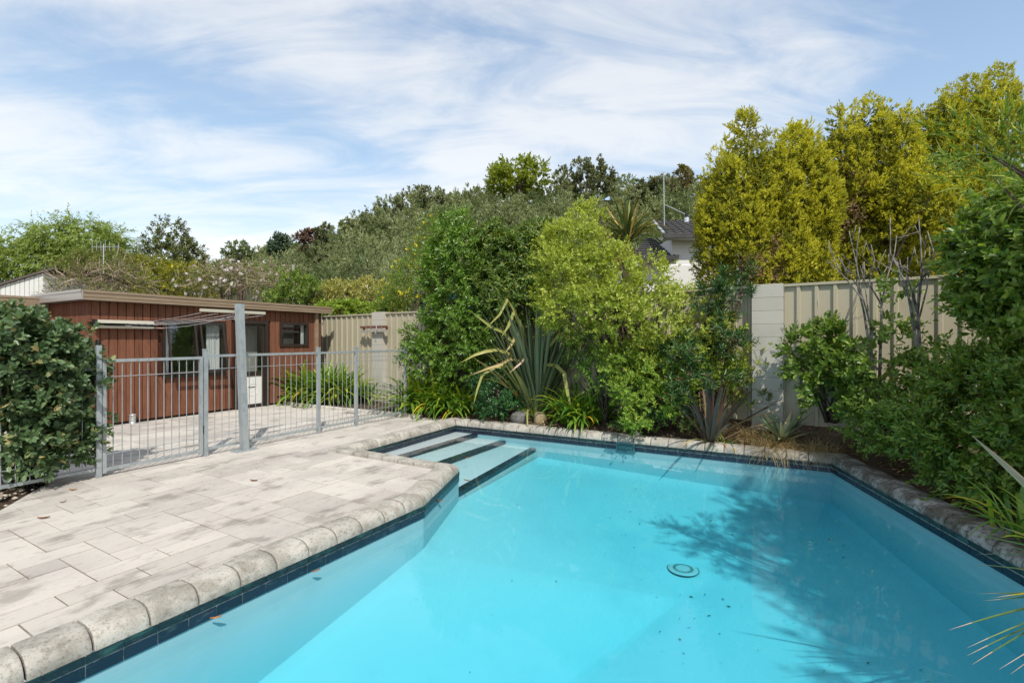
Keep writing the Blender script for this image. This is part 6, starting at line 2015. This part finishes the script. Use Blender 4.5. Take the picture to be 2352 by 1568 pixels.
plant('laurel', 'tall leafy laurel at the right edge in front of the fence', 'shrub', (5.3, 4.75, 0.35),
      pxblobs([(2275, 560, 4.8, 46, 44, 0.35), (2325, 570, 4.6, 50, 66, 0.4), (2240, 590, 4.9, 30, 40, 0.25), (2305, 660, 4.7, 50, 40, 0.35), (2265, 690, 4.8, 30, 30, 0.25), (2300, 755, 4.7, 36, 26, 0.2), (2345, 720, 4.5, 36, 60, 0.3), (2350, 480, 4.6, 40, 40, 0.4), (2420, 600, 4.4, 80, 120, 0.5)]),
      L['laurel'], None, ncl=290, crad=0.09, ntw=4, nlf=8, tlen=0.18, llen=0.092, wr=0.46, kind='oval', seed=124, trunk=M['bark'], ntr=30, r0=0.028, singles=300, single_mat=L['laurel_single'])
plant('privet', 'dense green small-leaved shrub overhanging the right coping', 'shrub', (4.9, 4.25, 0.3),
      pxblobs([(2200, 960, 4.7, 80, 60, 0.35), (2280, 900, 4.5, 80, 70, 0.4), (2340, 860, 4.4, 60, 70, 0.4), (2150, 1000, 4.7, 60, 44, 0.3), (2230, 1040, 4.4, 70, 50, 0.3), (2300, 1060, 4.2, 70, 60, 0.3), (2190, 1080, 4.45, 46, 36, 0.25), (2280, 1130, 4.1, 60, 36, 0.25), (2360, 1020, 4.0, 60, 90, 0.3), (2130, 960, 4.9, 50, 40, 0.3), (2260, 840, 4.7, 46, 36, 0.25), (2430, 950, 4.0, 90, 140, 0.4)]),
      L['privet'], None, ncl=520, crad=0.08, ntw=5, nlf=8, tlen=0.16, llen=0.062, wr=0.42, kind='oval', seed=125, trunk=M['bark'], ntr=34, r0=0.02, singles=300, single_mat=L['privet_single'])
plant('undergrowth_shrub', 'dark low shrub in the shade by the back right coping corner', 'shrub', (4.55, 5.35, 0.3),
      pxblobs([(2010, 940, 5.6, 50, 50, 0.3), (2070, 980, 5.3, 56, 46, 0.3), (2100, 1030, 5.1, 56, 40, 0.25), (2030, 1000, 5.5, 46, 36, 0.25), (1980, 960, 5.9, 36, 40, 0.25)]),
      L['laurel'], None, ncl=140, crad=0.07, ntw=4, nlf=7, tlen=0.13, llen=0.06, wr=0.45, kind='oval', seed=126, trunk=M['bark'], ntr=18, r0=0.014)
# the tree with fine narrow leaves standing just outside the right edge
plant('wattle_tree', 'fine narrow-leaved tree whose sprays hang in at the upper right edge', 'tree', (3.95, 2.2, 0.2),
      pxblobs([(2345, 385, 2.7, 70, 56, 0.25), (2300, 330, 2.8, 50, 34, 0.22), (2420, 420, 2.7, 110, 90, 0.35), (2450, 300, 2.8, 110, 70, 0.3)]),
      L['wattle'], None, ncl=48, crad=0.05, ntw=2, nlf=18, tlen=0.30, llen=0.13, wr=0.075, seed=127, trunk=M['bark'], ntr=9, r0=0.03, up=0.4, spread=0.5, ang=42, crown='crown', trunk_name='trunk', shell=(0.3, 1.05), deep=0.2)
# leafy tree behind the viewer: its crown throws the shade over the right side of the pool
GT = [((5.4, 0.6, 4.2), (1.1, 1.1, 0.9)), ((4.9, -0.3, 4.0), (1.0, 1.0, 0.9)), ((4.3, -0.8, 4.1), (0.9, 0.9, 0.7)), ((4.3, 0.5, 4.4), (0.7, 0.8, 0.6)), ((5.0, 0.9, 4.5), (0.8, 0.9, 0.7)), ((4.9, 1.5, 4.7), (0.7, 0.6, 0.5)), ((5.6, -0.9, 4.4), (1.3, 1.2, 1.0))]
RAISE = 1.6
sh_ = np.array((SUN_DIR.x, SUN_DIR.y, SUN_DIR.z)) / SUN_DIR.z * RAISE
plant('garden_tree', 'leafy tree behind the viewer that shades the right side of the pool', 'tree', (6.0, -2.4, 0.0),
      [(np.array(c, float) + sh_, np.array(r, float)) for c, r in GT],
      L['laurel'], None, ncl=1000, crad=0.2, ntw=5, nlf=8, tlen=0.28, llen=0.095, wr=0.45, seed=128, trunk=M['bark'], ntr=16, r0=0.10, crown='crown', trunk_name='trunk', shell=(0.1, 1.05), deep=0.0)

# yucca at the lower right: a rosette just outside the picture, its left-hand blades reach in over the water
YH = at(2610, 1345, 2.5)
yb = Vector((YH.x + 0.32, 2.5, 0.0))
yc = blade_plant('yucca', 'spiky yucca whose blades reach in over the pool at the lower right', 'yucca', (yb.x, yb.y, ground_z(yb.x, yb.y)), [
    dict(n=60, L=(0.55, 0.85), W=0.034, bend=(0.02, 0.4), th=(0.2, 1.5), mats=[B['yucca'], B['yucca_tip']], tip=6, seg=7, spread=0.05, z=(0.10, 0.25), prof='sword', fold=0.3, az=(-1.9, 1.7))], None, 131)
yo = Vector((yb.x, yb.y, ground_z(yb.x, yb.y)))
MB().tube([(0.04, 0, -0.03), (-0.08, 0, 0.10), YH - yo + Vector((0.04, 0, 0))], [0.10, 0.09, 0.07], 8).build('trunk', M['bark'], yc, True)
def reach_blade(u, v, Y, w, mt, sag):
    tip = at(u, v, Y)
    h = YH + Vector((0, random.Random(int(u + v)).uniform(-0.05, 0.05), random.Random(int(u * v)).uniform(-0.05, 0.06)))
    m = MB()
    mi = []
    n = 9
    for i in range(n + 1):
        t = i / n
        p = h.lerp(tip, t) + Vector((0, 0, sag * 4 * t * (1 - t)))
        d = (tip - h).normalized()
        sd = d.cross(Vector((0, 0.5, 1))).normalized()
        ww = w * (0.7 + 0.3 * min(1, 3 * t)) * (1 - t ** 3) ** 0.9 + 0.0008
        m.v += [tuple(p - sd * ww / 2 - yo), tuple(p + d.cross(sd) * ww * 0.22 - yo), tuple(p + sd * ww / 2 - yo)]
    for i in range(n):
        for k in (0, 1):
            q = i * 3 + k
            m.f.append((q, q + 1, q + 4, q + 3))
            mi.append(1 if i >= n - 1 else 0)
    me = m.mesh('leaf', B[mt], True)
    me.materials.append(B['yucca_tip'])
    me.polygons.foreach_set('material_index', mi)
    link('leaf', me, yc)
for (u, v, Y, w, mt, sag) in ((2232, 999, 2.35, 0.036, 'yucca_tip', 0.02), (2295, 1208, 2.4, 0.026, 'yucca_yellow', 0.02), (2202, 1221, 2.55, 0.016, 'yucca', 0.03), (2239, 1273, 2.45, 0.018, 'yucca', 0.05), (2235, 1294, 2.3, 0.018, 'yucca', 0.01),
                              (2250, 1362, 2.2, 0.026, 'yucca', 0.0), (2280, 1372, 2.15, 0.034, 'yucca_yellow', 0.0), (2258, 1379, 2.2, 0.026, 'yucca', -0.01), (2179, 1446, 2.2, 0.026, 'yucca', 0.03), (2221, 1487, 2.1, 0.014, 'yucca', 0.03),
                              (2221, 1505, 2.15, 0.016, 'yucca', 0.02), (2233, 1525, 2.05, 0.014, 'yucca', 0.02), (2295, 1536, 2.0, 0.012, 'yucca_tip', 0.01), (2321, 1547, 2.0, 0.012, 'yucca_tip', 0.01), (2290, 1245, 2.5, 0.02, 'yucca', 0.02), (2310, 1300, 2.35, 0.02, 'yucca_yellow', 0.0)):
    reach_blade(u, v, Y, w * 1.45, mt, sag)

# ------------------------------------------------------------------ hedge on the left
plant('hedge', 'rounded broad-leaved hedge growing through the fence beside the gate', 'hedge', (-5.0, 4.95, 0.0),
      pxblobs([(50, 870, 4.85, 90, 110, 0.32), (145, 900, 5.15, 56, 110, 0.28), (20, 775, 4.75, 80, 56, 0.3), (110, 800, 5.0, 66, 52, 0.28), (182, 850, 5.25, 36, 64, 0.18), (50, 990, 4.85, 90, 76, 0.26), (160, 1000, 5.2, 46, 66, 0.18), (-80, 860, 4.6, 110, 160, 0.34), (120, 1045, 5.1, 56, 40, 0.14), (192, 950, 5.3, 28, 90, 0.12), (30, 1060, 4.8, 80, 30, 0.14)]),
      L['hedge'], None, ncl=470, crad=0.07, ntw=4, nlf=8, tlen=0.13, llen=0.080, wr=0.56, kind='oval', seed=141, trunk=M['bark'], ntr=40, r0=0.014, up=0.25, spread=0.6, shell=(0.45, 1.04), deep=0.3, singles=300, single_mat=L['hedge_single'])

# ------------------------------------------------------------------ small stuff on the ground
rg = np.random.default_rng(77)
P, D, N, Ls = [], [], [], []
def scatter(n, xr, yr, test, dz=0.012):
    k = 0
    while k < n:
        x, y = rg.uniform(*xr), rg.uniform(*yr)
        if not test(x, y):
            continue
        z = ground_z(x, y)
        P.append((x, y, z + dz + rg.uniform(0, 0.012)))
        an_ = rg.uniform(0, 6.28)
        D.append((math.cos(an_), math.sin(an_), rg.normal() * 0.15))
        N.append((rg.normal() * 0.25, rg.normal() * 0.25, 1))
        Ls.append(rg.uniform(0.03, 0.08))
        k += 1
_c = {}
def in_bed(x, y):
    q = np.array([[x, y]])
    return 0.02 < sdist(OUT, q)[0] < 0.9 and sdist(PAVED, q)[0] > 0.05
scatter(900, (-0.8, 4.6), (5.8, 9.3), in_bed)
scatter(500, (3.2, 4.8), (2.4, 6.2), in_bed)
P_, D_, N_ = np.array(P), unit(np.array(D)), np.array(N)
N_ = unit(N_ - (N_ * D_).sum(1, keepdims=True) * D_)
tag(link('leaf_litter', leaf_mesh('leaf_litter', (P_, D_, N_, np.array(Ls)), 0.4, L['litter'], 'fold')), 'brown dead leaves littering the planting beds behind the coping', kind='stuff')
# pebbles in the corner bed under the hedge
import bmesh
rgp = np.random.default_rng(5)
ico_v = []
bm = bmesh.new()
bmesh.ops.create_icosphere(bm, subdivisions=1, radius=1)
iv = np.array([v.co for v in bm.verts])
ifc = np.array([[v.index for v in f.verts] for f in bm.faces])
bm.free()
V, F_ = [], []
k = 0
while k < 700:
    x, y = rgp.uniform(-6.0, -4.3), rgp.uniform(3.2, 5.2)
    if sdist(PAVED, np.array([[x, y]]))[0] < -0.02:
        continue
    s = rgp.uniform(0.012, 0.034)
    V.append(iv * np.array((s, s * rgp.uniform(0.6, 1), s * 0.55)) @ np.array(Matrix.Rotation(rgp.uniform(0, 6), 3, 'Z')) + np.array((x, y, ground_z(x, y) + 0.012)))
    F_.append(ifc + k * len(iv))
    k += 1
tag(link('pebbles', np_mesh('pebbles', np.concatenate(V), np.concatenate(F_), M['pebble'], True)), 'pale pebbles and bark in the bed under the hedge', kind='stuff')
# low weeds by the coping
P, O = clusters(np.random.default_rng(8), pxblobs([(1430, 985, 7.35, 40, 8, 0.15), (1600, 985, 7.0, 40, 12, 0.15), (1700, 930, 7.1, 40, 20, 0.2), (1480, 985, 7.2, 40, 8, 0.12), (1780, 920, 7.0, 50, 16, 0.2)]), 60, (0.2, 1.0), -0.2, 0)
a = leaves_on(np.random.default_rng(9), P, O, 0.06, 4, 6, 0.09, 0.07, 0.9, 0.5, 45)
tag(link('weeds', leaf_mesh('weeds', a[:4], 0.16, L['weed'], 'fold')), 'thin green weeds along the back of the coping', kind='stuff')

def fallen(u, v, z, ln, an_, label, group=None, mat='dead_leaf'):
    Y = (EYE - z) * FPX / (v - HPX)
    x = (u - CPX) / FPX * Y
    m = MB()
    nsg = 5
    for i in range(nsg + 1):
        t = i / nsg
        w = ln * 0.17 * math.sin(math.pi * (0.06 + 0.9 * t))
        h = 0.004 + 0.012 * (abs(t - 0.5) * 2) ** 2
        m.v += [((t - 0.5) * ln, -w, h + w * 0.35), ((t - 0.5) * ln, 0, h * 0.5), ((t - 0.5) * ln, w, h + w * 0.35)]
    for i in range(nsg):
        for k in (0, 1):
            q = i * 3 + k
            m.f.append((q, q + 1, q + 4, q + 3))
    o = m.build('fallen_leaf', M[mat], None, loc=(x, Y, z))
    o.rotation_euler = (0, 0, an_)
    tag(o, label, 'leaf', group)
fallen(100, 1190, 0.003, 0.085, 0.35, 'brown fallen leaf lying near the left edge of the paving', 'fallen leaves on the paving')
fallen(168, 1125, 0.003, 0.07, 0.2, 'orange-brown fallen leaf on the paving beside the pebble bed', 'fallen leaves on the paving')
fallen(583, 1104, 0.003, 0.085, -0.1, 'pale brown fallen leaf alone in the middle of the paving', 'fallen leaves on the paving')
fallen(145, 1153, 0.003, 0.05, 1.2, 'tiny dark fallen leaf between the two leaves by the pebble bed', 'fallen leaves on the paving')
fallen(496, 1420, WZ + 0.003, 0.06, 0.5, 'orange leaf floating against the tiles at the lower left', 'leaves floating in the pool')
fallen(726, 1312, WZ + 0.003, 0.06, 0.7, 'orange leaf floating against the tiles halfway along the left side', 'leaves floating in the pool')
fallen(1010, 1152, WZ + 0.003, 0.08, 0.9, 'brown leaf floating by the tiles just past the bend in the pool side', 'leaves floating in the pool')
fallen(1072, 1104, WZ + 0.003, 0.09, -0.6, 'brown leaf floating at the outer corner of the steps', 'leaves floating in the pool')
fallen(1075, 1052, WZ + 0.003, 0.07, 0.4, 'dark leaf floating over the steps', 'leaves floating in the pool')
